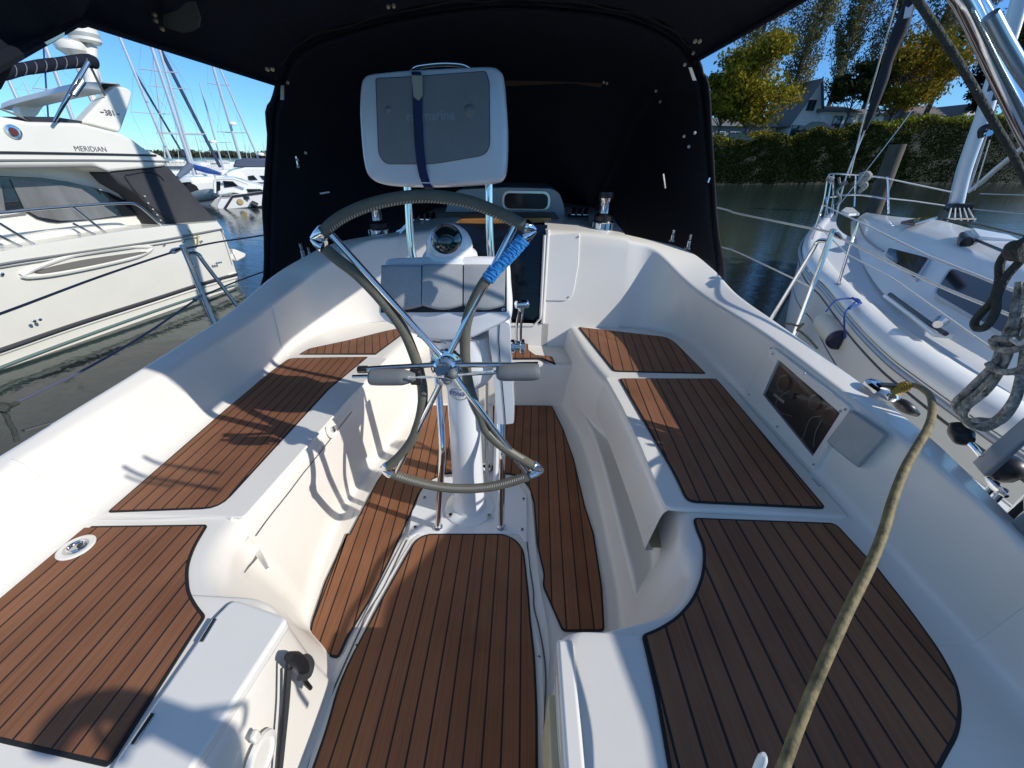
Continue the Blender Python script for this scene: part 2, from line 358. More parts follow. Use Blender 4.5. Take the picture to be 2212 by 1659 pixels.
EARTH = mat('bank_earth', (.007, .011, .004), .95, bump=1, bscale=3, vary=.5, vscale=.6)  # kept near black so the bank looks shaded
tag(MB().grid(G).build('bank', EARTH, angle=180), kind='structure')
P = []
for k in range(95000):
    i = RNG.randint(4, 50); t_ = RNG.uniform(0.0, 1); f = RNG.uniform(); a = bw[i]+(bw[i+1]-bw[i])*f; b = bt[i]+(bt[i+1]-bt[i])*f
    P.append(a+(b-a)*(t_, t_, t_**.85)+RNG.normal(size=3)*(.1, .1, .16)+(0, 0, .1))
tag(cards(P, .115, 'brambles', BRAM), 'low brambles covering the bank above the water, its shade put into their near-black colour', 'brambles', kind='stuff')
P = []
for k in range(16000):
    i = RNG.randint(2, 50); f = RNG.uniform(); t_ = 1-.24*RNG.uniform()**1.7*(.6+.4*math.sin(i*.7+1)); a = bw[i]+(bw[i+1]-bw[i])*f; b = bt[i]+(bt[i+1]-bt[i])*f
    P.append(a+(b-a)*(t_, t_, t_**.85)+RNG.normal(size=3)*(.12, .12, .10)+(0, 0, .14))
tag(cards(P, .13, 'crest_grass', leafmat('sunlit_grass_tone', (.05, .06, .012), (.20, .17, .05))), 'grass along the crest of the bank, sunlight put into its lighter golden colour', 'grass', kind='stuff')  # lighter band of cards paints the sunlit top of the slope
P = []
for k in range(12000):
    f = RNG.uniform(8, 58); i = int(f); f -= i; b = bt[i]+(bt[i+1]-bt[i])*f; d_ = norm(b*(1, 1, 0)); q = RNG.uniform(0, 1); hh = .12+.95*min(1, max(0, (i-29)/6.))
    hh *= (.7+.3*math.sin(i*.9)); P.append(b+d_*q*3+RNG.normal(size=3)*(.35, .35, .12)+(0, 0, RNG.uniform(-.35, 1)*hh))
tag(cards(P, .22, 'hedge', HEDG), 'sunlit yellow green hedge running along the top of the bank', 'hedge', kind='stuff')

def bankpt(px, back, dz=0):
    """ground point behind the bank crest, in the direction of photo column px"""
    r = ray(px, 300); az = math.atan2(r[0], r[1]); i = min(range(60), key=lambda k: abs(math.atan2(bt[k][0], bt[k][1])-az))
    d_ = np.hypot(bt[i][0], bt[i][1])+back; h = np.hypot(r[0], r[1]); return np.array((r[0]/h*d_, r[1]/h*d_, bt[i][2]+.1+dz))
def at_dist(px, py, d_): r = ray(px, py); return CAM+r*(d_/np.hypot(r[0], r[1]))
def tree_h(base, py, px):
    d_ = np.hypot(base[0], base[1]); return at_dist(px, py, d_)[2]-base[2]
b = bankpt(1548, 6); broadleaf(b, tree_h(b, 125, 1548), 7.5, MAPLE, 'smaller golden maple half hidden by the edge of the black dodger', 7000, 22, .23, 'autumn maples on the bank')
b = bankpt(1606, 5); broadleaf(b, tree_h(b, 84, 1600), 11.8, MAPLE, 'broad golden green maple leaning over the bank beside the black dodger', 13000, 34, .25, 'autumn maples on the bank')
b = bankpt(1905, 5); broadleaf(b, tree_h(b, 84, 1905), 13.5, MAPLEO, 'orange topped maple behind the furled forestay of the white sloop', 12000, 32, .25, 'autumn maples on the bank', trunkh=.34)
b = bankpt(1812, 7); broadleaf(b, tree_h(b, 140, 1812), 8, EVERG, 'dark green maple between the golden and the orange maple', 6000, 20, .24, 'autumn maples on the bank', trunkh=.48)
b = bankpt(2085, 6); broadleaf(b, tree_h(b, 85, 2085), 9.5, EVERG, 'dark leaning evergreen seen between the ropes and the mast of the white sloop', 8000, 24, .24, trunkh=.2, name='evergreen_tree')
b = bankpt(2190, 4); broadleaf(b, tree_h(b, -60, 2190), 15, EVERG, 'tall dark tree at the far right behind the aluminium mast', 8000, 30, .28, trunkh=.15, name='evergreen_tree')
for px, w_, hh, lb in [(1600, 7.5, 33, 'poplar rising straight behind the golden maple, partly under the bimini edge'), (1690, 6.5, 34, 'slender poplar just right of the golden maple'), (1775, 6, 33, 'poplar standing above the white gabled house'),
                   (1850, 6.2, 35, 'poplar above the dark green maple, left of the forestay'), (1935, 6.5, 35, 'poplar directly behind the orange topped maple'), (1985, 6.5, 34, 'poplar right of the orange topped maple, beside the dark stay'), (2100, 7, 36, 'poplar behind the dark leaning evergreen'), (2180, 7.5, 36, 'rightmost poplar, behind the aluminium mast')]:
    poplar(bankpt(px-10, 22+RNG.uniform(-2, 4)), hh, w_*.9, lb, lean=RNG.uniform(-.6, .6))
P = []
for k in range(16):
    px = RNG.uniform(1530, 1690); b = bankpt(px, RNG.uniform(2, 9)); q = RNG.normal(size=(160, 3))*(.8, .8, .35); P.append(b+(0, 0, .25)+q*(1, 1, .7))
tag(cards(np.vstack(P), .2, 'shrubs', MAPLE), 'low yellow shrubs growing under the golden maple along the lawn', 'shrubs', kind='stuff')
LAWN = []
# houses on the bank
WALLW = mat('white_siding', (.82, .82, .80), .8, bump=.3, bscale=4, vary=.06)
WALLG = mat('grey_siding', (.24, .26, .28), .8, bump=.3, bscale=4)
ROOFG = mat('dark_shingles', (.15, .15, .16), .9, bump=.5, bscale=8)
GLASSW = mat('window_glass', (.03, .045, .06), .08, spec=.8)
def house(pxl, pxr, back, eave, ridge, label, wall, gable=None, wins=(), roofm=ROOFG, depth=8):
    a, b = bankpt(pxl, back), bankpt(pxr, back); _T = b[0]/b[1]; _s = (_T*a[1]-a[0])/(1-.12*_T); b = np.array((a[0]+_s, a[1]+.12*_s, a[2])); zb = min(a[2], b[2])-.5; a[2] = b[2] = zb
    u = norm(b-a); n = np.array((-u[1], u[0], 0)); n = n if np.dot(n, a) > 0 else -n; L_ = np.linalg.norm(b-a)
    t = thing('house', (a+b)/2, label, 'house'); P3 = lambda s, d_, z: a+u*s+n*d_+np.array((0, 0, z))
    w_ = MB()
    if gable:
        w_.prism([P3(0, 0, 0), P3(L_, 0, 0), P3(L_, 0, eave), P3(L_/2, 0, ridge), P3(0, 0, eave)], n*depth)
        rf = MB(); o_ = .45
        for s0, s1 in ((-o_, L_/2), (L_+o_, L_/2)):
            zc = eave-(ridge-eave)/(L_/2)*o_; rf.prism([P3(s0, -o_, zc+.05), P3(s1, -o_, ridge+.05), P3(s1, -o_, ridge+.3), P3(s0, -o_, zc+.3)], n*(depth+2*o_))
    else:
        w_.prism([P3(0, 0, 0), P3(L_, 0, 0), P3(L_, 0, eave), P3(0, 0, eave)], n*depth)
        rf = MB(); rf.prism([P3(-.5, -.6, eave), P3(-.5, depth+.6, eave), P3(-.5, depth/2, ridge)], u*(L_+1))
    w_.build('wall', wall, t, smooth=False); rf.build('roof', roofm, t, smooth=False)
    for (s, z, ww, hh) in wins:
        f = MB().prism([P3(L_*s-ww/2, -.06, z), P3(L_*s+ww/2, -.06, z), P3(L_*s+ww/2, -.06, z+hh), P3(L_*s-ww/2, -.06, z+hh)], -n*.05).build('window', WALLW if wall is WALLG else ROOFG, t, smooth=False)
        g = MB()
        for q in (0, 1): g.prism([P3(L_*s-ww/2+.08+q*(ww/2-.02), -.12, z+.08), P3(L_*s-.06+q*(ww/2-.02), -.12, z+.08), P3(L_*s-.06+q*(ww/2-.02), -.12, z+hh-.08), P3(L_*s-ww/2+.08+q*(ww/2-.02), -.12, z+hh-.08)], -n*.02)
        g.build('pane', GLASSW, f, smooth=False)
    return t
house(1700, 1762, 16, 3.8, 9.2, 'white gabled house between the two autumn maples', WALLW, True, [(.45, 5.2, 1.4, 1.5), (.2, .9, 1.8, 2.3), (.75, .9, 1.8, 2.3)])
house(1762, 1832, 13, 3.4, 4.6, 'low white house wing under the dark green maple', WALLW, None, [(.45, .9, 1.6, 2.0), (.8, .9, 1.0, 2.0)])
house(1835, 1890, 15, 3.2, 4.4, 'white garage with a dark door right of the dark green maple', WALLW, None, [(.35, .4, 2.6, 2.4)])
house(1535, 1625, 17, 3.0, 4.4, 'grey bungalow seen under the golden maple', WALLG, None, [(.2, 1, 1.6, 1.3), (.55, 1, 1.8, 1.3), (.85, 1, 1.4, 1.3)])
house(1625, 1668, 19, 3.0, 4.8, 'small grey outbuilding behind the shrubs left of the gabled house', WALLG, None, [(.5, .8, 1.6, 1.8)])
house(1948, 2025, 24, 2.6, 5.2, 'long grey roofed house above the hedge behind the forestay', mat('taupe_siding', (.30, .28, .27), .8), None, [(.3, .5, 1.4, 1.2)], mat('taupe_shingles', (.17, .15, .15), .9, bump=.4, bscale=8))
house(2045, 2110, 22, 2.4, 4.6, 'pale roofed house above the hedge beside the aluminium mast', WALLW, True, [(.5, 2.2, .9, .8)])
def car(px, back, col, label, s=1):
    b = bankpt(px, back, -.35); r = norm(ray(px, 300)*(1, 1, 0)); u = np.array((r[1], -r[0], 0)); t = thing('parked_car', b, label, 'car', 'cars parked under the maples')
    L_, hw = 4.4*s, .85; pts = [(-2.2, .35), (-2.15, .8), (-1.5, .95), (-.9, 1.42), (.7, 1.45), (1.4, .98), (2.1, .85), (2.2, .4)]
    MB().prism([b+u*x-r*hw+np.array((0, 0, z)) for x, z in pts], r*2*hw).build('body', col, t, bevel=.08)
    MB().prism([b+u*x-r*(hw+.02)+np.array((0, 0, z)) for x, z in [(-1.35, .98), (-.85, 1.34), (.65, 1.37), (1.2, 1.0)]], r*(2*hw+.04)).build('side_window', GLASSW, t)
    for x in (-1.4, 1.4):
        MB().lathe(b+u*x-r*(hw+.03)+np.array((0, 0, .33)), [(.32, 0), (.33, .1), (.32, .2)], 18, r).build('wheel', BLK, t)
car(1590, 2.5, mat('dark_car_paint', (.02, .025, .03), .2, coat=1), 'dark parked car with a bright windscreen under the golden maple')
car(1755, 3, mat('maroon_car_paint', (.06, .015, .02), .2, coat=1), 'dark red parked car in front of the white gabled house')
# piling
pb = PZ(1890, 470, WZ)*np.array((1, 1, 1)); pb = np.array((*(PZ(1885, 462, WZ)[:2]), WZ-1)); pt = at_dist(1940, 312, np.hypot(pb[0], pb[1]))
t = thing('mooring_piling', pb, 'weathered round wooden piling standing in the water behind the pulpit of the white sloop', 'piling')
MB().tube([pb, (pb+pt)/2, pt], [.40, .36, .33], 16, 12).build('post', mat('weathered_wood', (.12, .095, .07), .9, bump=1, bscale=9, vary=.45, vscale=5, stretch=(1, 1, .25)), t)
# far shore on the left
A = at_dist(150, 352, 420); B = at_dist(640, 345, 420); P = []
for k in range(9000):
    f = RNG.uniform(-.2, 1.2); p = A+(B-A)*f; p[2] = RNG.uniform(0, 1)**.8*(3.0+.8*math.sin(f*31)+.5*math.sin(f*83))-.7; P.append(p+RNG.normal(size=3)*(2, 6, .2))
tag(cards(P, .8, 'far_forest', leafmat('hazy_leaves', (.045, .06, .035), (.12, .13, .07))), 'distant line of dark trees along the horizon behind the far masts', 'forest', kind='stuff')
nA = A*1.02; nB = B*1.02
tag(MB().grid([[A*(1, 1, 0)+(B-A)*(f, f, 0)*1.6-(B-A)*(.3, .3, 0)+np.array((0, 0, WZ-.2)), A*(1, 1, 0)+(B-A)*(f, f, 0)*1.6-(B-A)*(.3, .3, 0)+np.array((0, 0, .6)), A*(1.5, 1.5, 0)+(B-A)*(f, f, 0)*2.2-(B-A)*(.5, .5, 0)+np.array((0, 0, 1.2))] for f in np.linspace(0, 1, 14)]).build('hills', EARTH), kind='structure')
# ================================================================ OWN BOAT
boat = thing('sailboat', (-.15, 1.2, 0), 'white sailboat cockpit with brown teak seats, the boat the photo is taken from', 'sailboat')
S_ = .42
# starboard moulding: stations run from the bulkhead aft
F = [PZ(1200, 858, 0)]*2+[PZ(1200, 858, 0), PZ(1232, 905, 0), PZ(1262, 960, 0), PZ(1281, 1020, 0), PZ(1302, 1110, 0), PZ(1319, 1190, 0), PZ(1336, 1270, 0), PZ(1345, 1345, 0), (.345, .60, 0), (.27, .53, 0), (.13, .50, 0), (.115, .44, 0), (.115, .1, 0), (.115, -.4, 0)]
Ys = [2.42, 2.0, 1.66, 1.45, 1.15, .93, .82, .72, .62, .53, .475, .44, .1, -.4]
Ex = [.30, .345, .40, .44, .45, .455, .455, .475, .46, .36, .18, .10, .10, .10]
nic = [0, 0, 0, 0, .3, 1, 1, 1, .8, 0, 0, 0, 0, 0, 0, 0]
E_ = [(Ex[i], [2.42, 2.0, 1.66, 1.45, 1.15, .93, .82, .74, .63, .53, .475, .44, .1, -.4][i], S_) for i in range(14)]; E_ = [E_[0]]*2+E_
Or = [(1.02, y, S_+.005) for y in Ys[1:]]; Or = [(.62, 2.331, S_), (.80, 2.330, S_), (.975, 2.20, S_)]+Or
Or = [(x-.02*max(0, .6-y), y, z) for x, y, z in Or]
Bx = [.90, 1.01, 1.045, 1.05, 1.05, 1.05, 1.05, 1.05, 1.045, 1.04, 1.03, 1.03, 1.0, 1.0]
Bz = [.87, .705, .71, .715, .712, .71, .705, .70, .695, .68, .675, .67, .66, .66]
By = [2.40, 2.06, 1.70, 1.45, 1.15, .93, .82, .72, .62, .53, .475, .44, .1, -.4]
Br = [(.62, 2.447, .935), (.79, 2.43, .89), (.93, 2.25, .765)]+list(zip(Bx, By, Bz))[1:]
Cx = [1.14, 1.16, 1.18, 1.185, 1.185, 1.185, 1.18, 1.17, 1.16, 1.15, 1.14, 1.13, 1.1, 1.1]
Cz = [.845, .745, .722, .712, .70, .683, .67, .655, .64, .63, .62, .615, .61, .61]
Cr = [(.64, 2.57, .955), (1.0, 2.52, .885), (1.12, 2.33, .815)]+list(zip(Cx, By, Cz))[1:]
Dr = [(x+.10, y+.04*(z > .8), .36) for x, y, z in Cr]; D2 = [(1.72-.1*max(0, 1-y), y, .34) for x, y, z in Cr]
def fac(a, b, f, z): return [(p[0]+(q[0]-p[0])*f, p[1]+(q[1]-p[1])*f, z) for p, q in zip(a, b)]
Mr = fac(F, E_, .22, .13); Mr = [(x+.0*n, y, z) for (x, y, z), n in zip(Mr, nic)]
Nr = [(x+.10*n, y, z-.01*n+.004) for (x, y, z), n in zip(Mr, nic)]
E2 = [(x+.055*n, y, z) for (x, y, z), n in zip(E_, nic)]
I0 = [(p[0]-.05, p[1], 0.0) for p in F]
stb = loft([I0, F, Mr, Nr, E2, Or, Br, Cr, Dr, D2], [0, .05, .02, .015, .045, .05, .022, .028, .03, 0], 140, 7)
MB().grid(stb).build('starboard_moulding', GEL, boat, angle=180)
# port moulding
Fp = [PZ(905, 862, 0)]*2+[PZ(905, 862, 0), PZ(868, 925, 0), PZ(806, 1005, 0), PZ(762, 1065, 0), PZ(733, 1120, 0), PZ(707, 1180, 0), PZ(683, 1245, 0), PZ(668, 1300, 0), PZ(660, 1350, 0), (-.585, .60, 0), (-.535, .53, 0), (-.52, .46, 0), (-.52, .1, 0), (-.52, -.4, 0)]
Yp = [2.42, 2.0, 1.66, 1.45, 1.15, .93, .82, .76, .69, .60, .53, .49, .1, -.4]
Epx = [-.60, -.665, -.725, -.75, -.775, -.79, -.80, -.805, -.80, -.76, -.68, -.56, -.545, -.55]
Ep = [(x, y, S_) for x, y in zip(Epx, [2.42, 2.0, 1.66, 1.45, 1.15, .93, .82, .76, .67, .58, .52, .485, .1, -.4])]
Ep = [Ep[0]]*2+Ep; Op = [(-.75, 2.331, S_), (-.97, 2.329, S_), (-1.18, 2.19, S_)]+[(-1.255, y, S_+.005) for y in Yp[1:]]
Bpx = [-1.12, -1.26, -1.315, -1.325, -1.33, -1.335, -1.335, -1.335, -1.33, -1.33, -1.33, -1.33, -1.3, -1.3]
Bpz = [.86, .72, .655, .645, .635, .632, .63, .63, .63, .63, .63, .63, .63, .63]
Ypb = [2.40, 2.10, 1.72, 1.45, 1.15, .93, .82, .76, .69, .60, .53, .49, .1, -.4]
Bp = [(-.75, 2.444, .93), (-.97, 2.425, .895), (-1.18, 2.24, .785)]+list(zip(Bpx, Ypb, Bpz))[1:]
Cpz = [.83, .76, .700, .682, .665, .655, .648, .645, .64, .64, .64, .64, .64, .64]
Cpx = [-1.38, -1.41, -1.405, -1.40, -1.40, -1.40, -1.40, -1.40, -1.40, -1.4, -1.4, -1.4, -1.4, -1.4]
Cp = [(-.78, 2.56, .945), (-1.18, 2.50, .88), (-1.35, 2.31, .81)]+list(zip(Cpx, Ypb, Cpz))[1:]; Dp = [(x-.10, y+.04*(z > .8), .36) for x, y, z in Cp]; Dp2 = [(-1.80, y, .34) for x, y, z in Cp]
Mp = fac(Fp, Ep, .25, .12)
I0p = [(p[0]+.05, p[1], 0.0) for p in Fp]
prt = loft([I0p, Fp, Mp, Ep, Op, Bp, Cp, Dp, Dp2], [0, .05, .03, .05, .05, .02, .026, .03, 0], 140, 7)
MB().grid(prt).build('port_moulding', GEL, boat, angle=180)
# sole
MB().slab([(-.75, -.4), (.5, -.4), (.5, 2.6), (-.85, 2.6)], -.03, -.002).build('cockpit_sole', GEL, boat)
# step in front of the companionway
st = MB(); yf = 2.04
G = loft([[(x, yf, 0) for x in (-.75, -.2, .4)], [(x, yf+.02, .29) for x in (-.75, -.2, .4)], [(x, 2.60, .30) for x in (-.75, -.2, .4)]], [0, .03, 0], 8, 7); st.grid(G)
st.build('companionway_step', GEL, boat, angle=180)
TK = {}
def tk(pitch, phase, ang=0):
    k = (round(pitch, 4), round(phase, 4), round(ang, 3))
    if k not in TK: TK[k] = teak('teak_%d' % len(TK), pitch, phase, ang)
    return TK[k]
def pz(L_, z): return [PZ(*p, z)[:2] for p in L_]
T1 = tk(.046, -.018)
# --- sole panels
teak_panel(boat, pz([b2(830, 495), b2(970, 495), b2(985, 560), b2(1000, 700), b2(1010, 930), b2(920, 945), b2(850, 970), b2(790, 1010), b2(745, 1080), b2(700, 1190), b2(560, 1500), b5(1000, 480), b5(850, 735), b5(780, 890), b5(610, 858), b5(565, 760), b5(590, 620), b5(680, 350), b5(840, 0), b2(290, 1340), b2(475, 985), b2(640, 760), b2(770, 600)], 0), 0, tk(.046, .012, -.08), 'sunlit teak panel on the cockpit floor, port of the pedestal', .015)
teak_panel(boat, pz([b2(1230, 495), b2(1615, 497), b2(1690, 650), b2(1760, 850), b2(1830, 1150), b3(395, 1000), b3(450, 1350), b3(466, 1640), b3(190, 1642), b6(250, 200), b2(1560, 1600), b2(1515, 1400), b2(1495, 1130), b2(1465, 1030), b2(1420, 975), b2(1350, 945), b2(1235, 938), b2(1230, 700)], 0), 0, tk(.046, -.02, .03), 'shaded teak panel on the cockpit floor, starboard of the pedestal', .015)
teak_panel(boat, pz([b5(1260, 160), b5(1320, 60), b5(1400, 15), b5(1950, 15), b5(2040, 60), b5(2090, 135), b5(2125, 450), b6(165, 450), b6(195, 700), b6(215, 1100), b6(218, 1519), (1162, 1760), (640, 1760), b5(600, 1659), b5(690, 1400), b5(770, 1110), b5(860, 900), b5(950, 730), b5(1080, 480)], 0), .006, tk(.0485, .021), 'long teak hatch panel in the middle of the cockpit floor behind the wheel', .03)
teak_panel(boat, [(-.30, 2.07), (.13, 2.10), PZ(1201, 789, .30)[:2], PZ(1192, 771, .30)[:2], PZ(1156, 768, .30)[:2], PZ(1141, 757, .30)[:2], PZ(1139, 719, .30)[:2], (-.30, 2.46)], .30, T1, 'small teak pad on the step below the companionway', .015)
# --- seat panels
PS = tk(.0413, .034)
teak_panel(boat, pz([(233, 1111), (562, 823), (626, 776), (796, 773), (712, 843), (476, 1102)], S_), S_+.003, tk(.0413, .016, -.015), 'half shaded long teak panel on the port seat', [.012, .01, .03, .012, .01, .05])
teak_panel(boat, pz([b1(525, 957), b1(1362, 945), b1(1275, 1090), b1(1232, 1220), b1(1240, 1380), b1(1300, 1480), b1(1350, 1540), b1(1270, 1659), (250, 1640), (232, 1659), (-60, 1592), (-520, 1540), b1(0, 1385)], S_), S_+.001, tk(.0413, .034), 'sunlit teak panel on the port helm seat with the chrome lifting ring', [.01, .01, .05, .05, .05, .05, .01, 0, .03, .03, .02, .02, .02])
teak_panel(boat, pz([(645, 768), (668, 755), (752, 737), z6(700, 1005), z6(800, 985), z6(860, 985), z6(640, 1150), z6(630, 1158)], S_), S_+.002, tk(.0413, .03, -.35), 'small teak panel on the forward end of the port seat', .015)
teak_panel(boat, pz([z7(460, 980), z7(1030, 1045), z7(1085, 1075), z7(1293, 1287), z7(690, 1270)], S_), S_+.002, tk(.051, .006, .10), 'teak panel on the forward end of the starboard seat, half in the sun', [.012, .05, .05, .012, .025])
teak_panel(boat, pz([(1337, 820), z7(1355, 1320), z7(1385, 1350), b3(1912, 845), b3(1000, 800), b3(930, 640)], S_+.015), S_+.018, tk(.051, .0362, .05), 'dark shaded teak panel on the long starboard seat lid', [.015, .03, .03, .02, .03, .1])
teak_panel(boat, pz([b3(1040, 900), b3(1970, 935), b3(2157, 1140), b7(880, 370), b7(1100, 650), b7(1300, 930), b7(1400, 1120), b7(1432, 1280), b7(1415, 1450), b7(1320, 1620), (2000, 1720), (1460, 1760), b6(1155, 1500), b6(1070, 1000), b6(968, 560), b6(1080, 515), b6(1220, 430), b6(1340, 290), b6(1400, 130), b6(1415, 20), b3(1105, 1080), b3(1060, 980)], S_), S_+.001, tk(.051, .006), 'big dark teak panel on the starboard helm seat crossed by the shore cable', [.015, .02]+[.04]*8+[.03, .01, .02, .02, .01]+[.04]*7)
# --- raised seat lids with moulded edges
def lid(parent, P, z, th, name, lab, m=GELS, r=.02):
    o = MB().slab(roundpoly([p[:2] for p in P], r), z-.004, z+th).build(name, m, parent, bevel=.006, seg=3); o['label'] = lab; return o
L1 = pz([(1306, 818), (1546, 816), b3(1880, 700), b3(2030, 895), b3(1500, 860), b3(900, 835), (1452, 1085)], S_+.01); 
stb_in = [(.415, 1.655), (.445, 1.4), (.455, 1.15), (.458, .95), (.457, .835)]
LP = [(.455, .835), (1.0, .822), (1.005, 1.66), (.415, 1.655), (.44, 1.4), (.452, 1.15)]
lid1 = lid(boat, LP, S_+.004, .013, 'seat_lid', 'raised starboard seat lid with the open niche under its edge', GEL, [.03, .015, .02, .03, 0, 0])
# vertical flange of the lid over the niche
G = []
for x, y in catmull([(.425, 1.655), (.445, 1.4), (.457, 1.15), (.462, .95), (.462, .84)], 30): G.append([(x+.10, y, S_+.010), (x+.045, y, S_+.012), (x+.012, y, S_+.006), (x-.004, y, S_-.012), (x-.010, y, S_-.035), (x-.028, y, .235), (x-.026, y, .228), (x+.0, y, .228)])
MB().grid(G).build('flange', GEL, lid1, angle=180)
MB().grid([[(x, y, .227), (x+.10, y, .232)] for x, y in catmull([(.40, 1.64), (.42, 1.4), (.432, 1.15), (.437, .95), (.437, .85)], 20)]).build('underside', BEIGE, lid1)
LPp = [(-.80, .755), (-.745, 1.45), (-.70, 1.81), (-1.235, 1.83), (-1.235, .745)]
lid2 = lid(boat, LPp, S_+.0, .006, 'seat_lid', 'port seat lid under the long half shaded teak panel', GEL, .015)
def groove(parent, P, r=.0022, name='seam', m=GASK, sm=20): return MB().tube(P, r, 6, sm).build(name, m, parent)
# groove on port riser with notch
def prow(k, j): return np.array(prt[k][j])
def onport(px, py, dz=0):                   # point on the port riser seen at (px,py)
    best = None; r = norm(ray(px, py))
    for k in range(138):
        for j in range(7, 26):
            p = np.array(prt[k][j]); d_ = np.linalg.norm(np.cross(p-CAM, r))
            if best is None or d_ < best[0]: best = (d_, k, j)
    _, k, j = best; p = np.array(prt[k][j]); a = np.array(prt[min(k+1, 139)][j])-p; b_ = np.array(prt[k][j+1])-p
    n = norm(np.cross(a, b_)); n = n if np.dot(n, CAM-p) > 0 else -n
    return PP(px, py, p+n*.002, n)
groove(boat, [onport(*b1(*q)) for q in [(1672, 1012), (1760, 890), (1880, 740), (1985, 600), (2050, 520)]]+[onport(760, 890)], .0016)
MB().tube([onport(*b1(1610, 1030)), onport(*b1(1690, 1130)), onport(*b1(1750, 1230))], [.010, .009, .004], 8, 8, flat=.6).build('drain_channel', GEL, boat)
# --- port backrest raised pad and its bead lines
def onsurf(G, px, py, off=.002, jr=None):
    r = norm(ray(px, py)); A_ = np.array(G); V = A_-CAM; D_ = np.linalg.norm(np.cross(V, r), axis=2)
    if jr: D_[:, :jr[0]] = 9; D_[:, jr[1]:] = 9
    k, j = np.unravel_index(D_.argmin(), D_.shape); k = min(k, A_.shape[0]-2); j = min(j, A_.shape[1]-2)
    n = norm(np.cross(A_[k+1, j]-A_[k, j], A_[k, j+1]-A_[k, j])+1e-12); n = n if np.dot(n, CAM-A_[k, j]) > 0 else -n
    return PP(px, py, A_[k, j]+n*off, n)
for yb in (.745, 1.82):
    k = min(range(20, 140), key=lambda k: abs(prt[k][24][1]-yb)); MB().tube([np.array(p) for p in prt[k][24:36]], .005, 8, 60).build('moulded_bead', GEL, boat)
MB().tube([PZ(*b1(590, 915), S_), PZ(*b1(1000, 912), S_), PZ(*b1(1430, 890), S_), PZ(*b1(1520, 900), S_)], .006, 8, 40).build('moulded_bead', GEL, boat)
MB().tube([onsurf(prt, 50, 930), onsurf(prt, 112, 912)], .0035, 6).build('hinge', BLK, boat)
MB().tube([PZ(*z6(20, 1175), S_), PZ(*z6(300, 1172), S_), PZ(*z6(640, 1165), S_)], .005, 8, 30).build('moulded_bead', GEL, boat)
# starboard outer seam with hinges
groove(boat, [PZ(*p, S_+.012) for p in [(1546, 818), b3(1350, 120), b3(1500, 300), b3(1760, 580), b3(1880, 710), b3(2030, 895)]], .0018, sm=30)
MB().tube([PZ(*b3(1320, 75), S_+.014), PZ(*b3(1358, 118), S_+.014)], .005, 6).build('hinge', BRUSH, boat)
MB().tube([PZ(*b3(1820, 640), S_+.014), PZ(*b3(1870, 695), S_+.014)], .005, 6).build('hinge', BRUSH, boat)
# --- port locker box beside the floor hatch
bx = [(-.715, .455), (-.545, .480), (-.545, .2), (-.545, -.4), (-.80, -.4)]
lk = MB().box((-.62, .2, .39), .1, .3, .02).build('locker', GEL, boat); lk['label'] = 'white locker top between the port helm seat teak and the floor hatch'
SLP = pz([b4(1850, 340), b4(1960, 365), b4(2212, 455), b5(430, 620), b4(1550, 1659), (380, 1740), (230, 1740), b4(900, 1659), b4(1240, 1160), b4(1700, 490)], S_)
MB().slab(roundpoly(SLP, .015), S_-.02, S_+.012).build('lid', GELS, lk, bevel=.008, seg=3)
for a, c in ((b4(1705, 485), b4(1595, 665)), (b4(1215, 1235), b4(1055, 1475))):
    p, q = PZ(*a, S_+.010), PZ(*c, S_+.010); MB().tube([p, q], .0065, 8).build('hinge', CHROME, lk); MB().tube([p+(0, 0, .0035), q+(0, 0, .0035)], .0042, 6).build('hinge_gap', BLK, lk)
groove(lk, [PZ(*p, S_+.006) for p in (b4(1850, 340), b4(1700, 480), b4(1240, 1160), b4(900, 1659))], .002)
fcp = lambda px, py, off=.0: PX(px, py, -.532+off)
# starboard locker face with raw edge
lk2 = MB().prism([(.098, .455, S_+.012), (.098, -.3, S_+.012), (.135, -.3, S_+.012), (.135, .455, S_+.012)], (0, 0, -.10)).build('locker_edge', GELS, boat, bevel=.008)
MB().prism([(.085, .40, .30), (.085, -.3, .30), (.112, -.3, .30), (.112, .40, .30)], (0, 0, -.26)).build('side_panel', BEIGE, lk2, bevel=.003)
# sole hatch frame strips
fr = MB(); inn = pz([(961, 1026), (925, 1040), (908, 1062), (893, 1107), (880, 1152), (824, 1259), (757, 1388), (728, 1440), (690, 1520), (640, 1660), (600, 1760)], 0)
out_ = pz([(1080, 1024), (1125, 1036), (1146, 1062), (1151, 1100), (1157, 1176), (1166, 1261), (1184, 1356), (1188, 1420), (1180, 1520), (1178, 1660), (1178, 1760)], 0)
frm = MB().slab(inn+out_[::-1], .0, .0035).build('hatch_surround', GELS, boat, bevel=.0015)
HP = pz([b5(1250, 130), b5(1310, 35), b5(1390, -8), b5(1960, -8), b5(2060, 40), b5(2115, 125), b5(2155, 560), b6(175, 380), b6(210, 560), b6(248, 720), b6(262, 1100), b6(250, 1519), (1174, 1760), (622, 1760), b5(560, 1659), b5(640, 1400), b5(720, 1180), b5(835, 930), b5(940, 690), b5(1060, 450)], 0)
MB().slab(roundpoly(HP, .02), .0036, .0062).build('floor_hatch', GELS, boat, bevel=.0015)
for L_ in ([b5(1262, 45), b5(1210, 150), b5(1100, 380), b5(980, 570), b5(930, 680), b5(830, 900), b5(740, 1110), b5(650, 1340), b5(555, 1659)], [b5(2110, 60), b5(2130, 240), b5(2155, 400), b6(190, 350), b6(225, 500), b6(262, 700), b6(275, 900), b6(262, 1200), b6(262, 1519)]):
    MB().tube([PZ(*p, .0055) for p in L_], .0026, 6, 60, flat=.4).build('seam', GASK, boat)
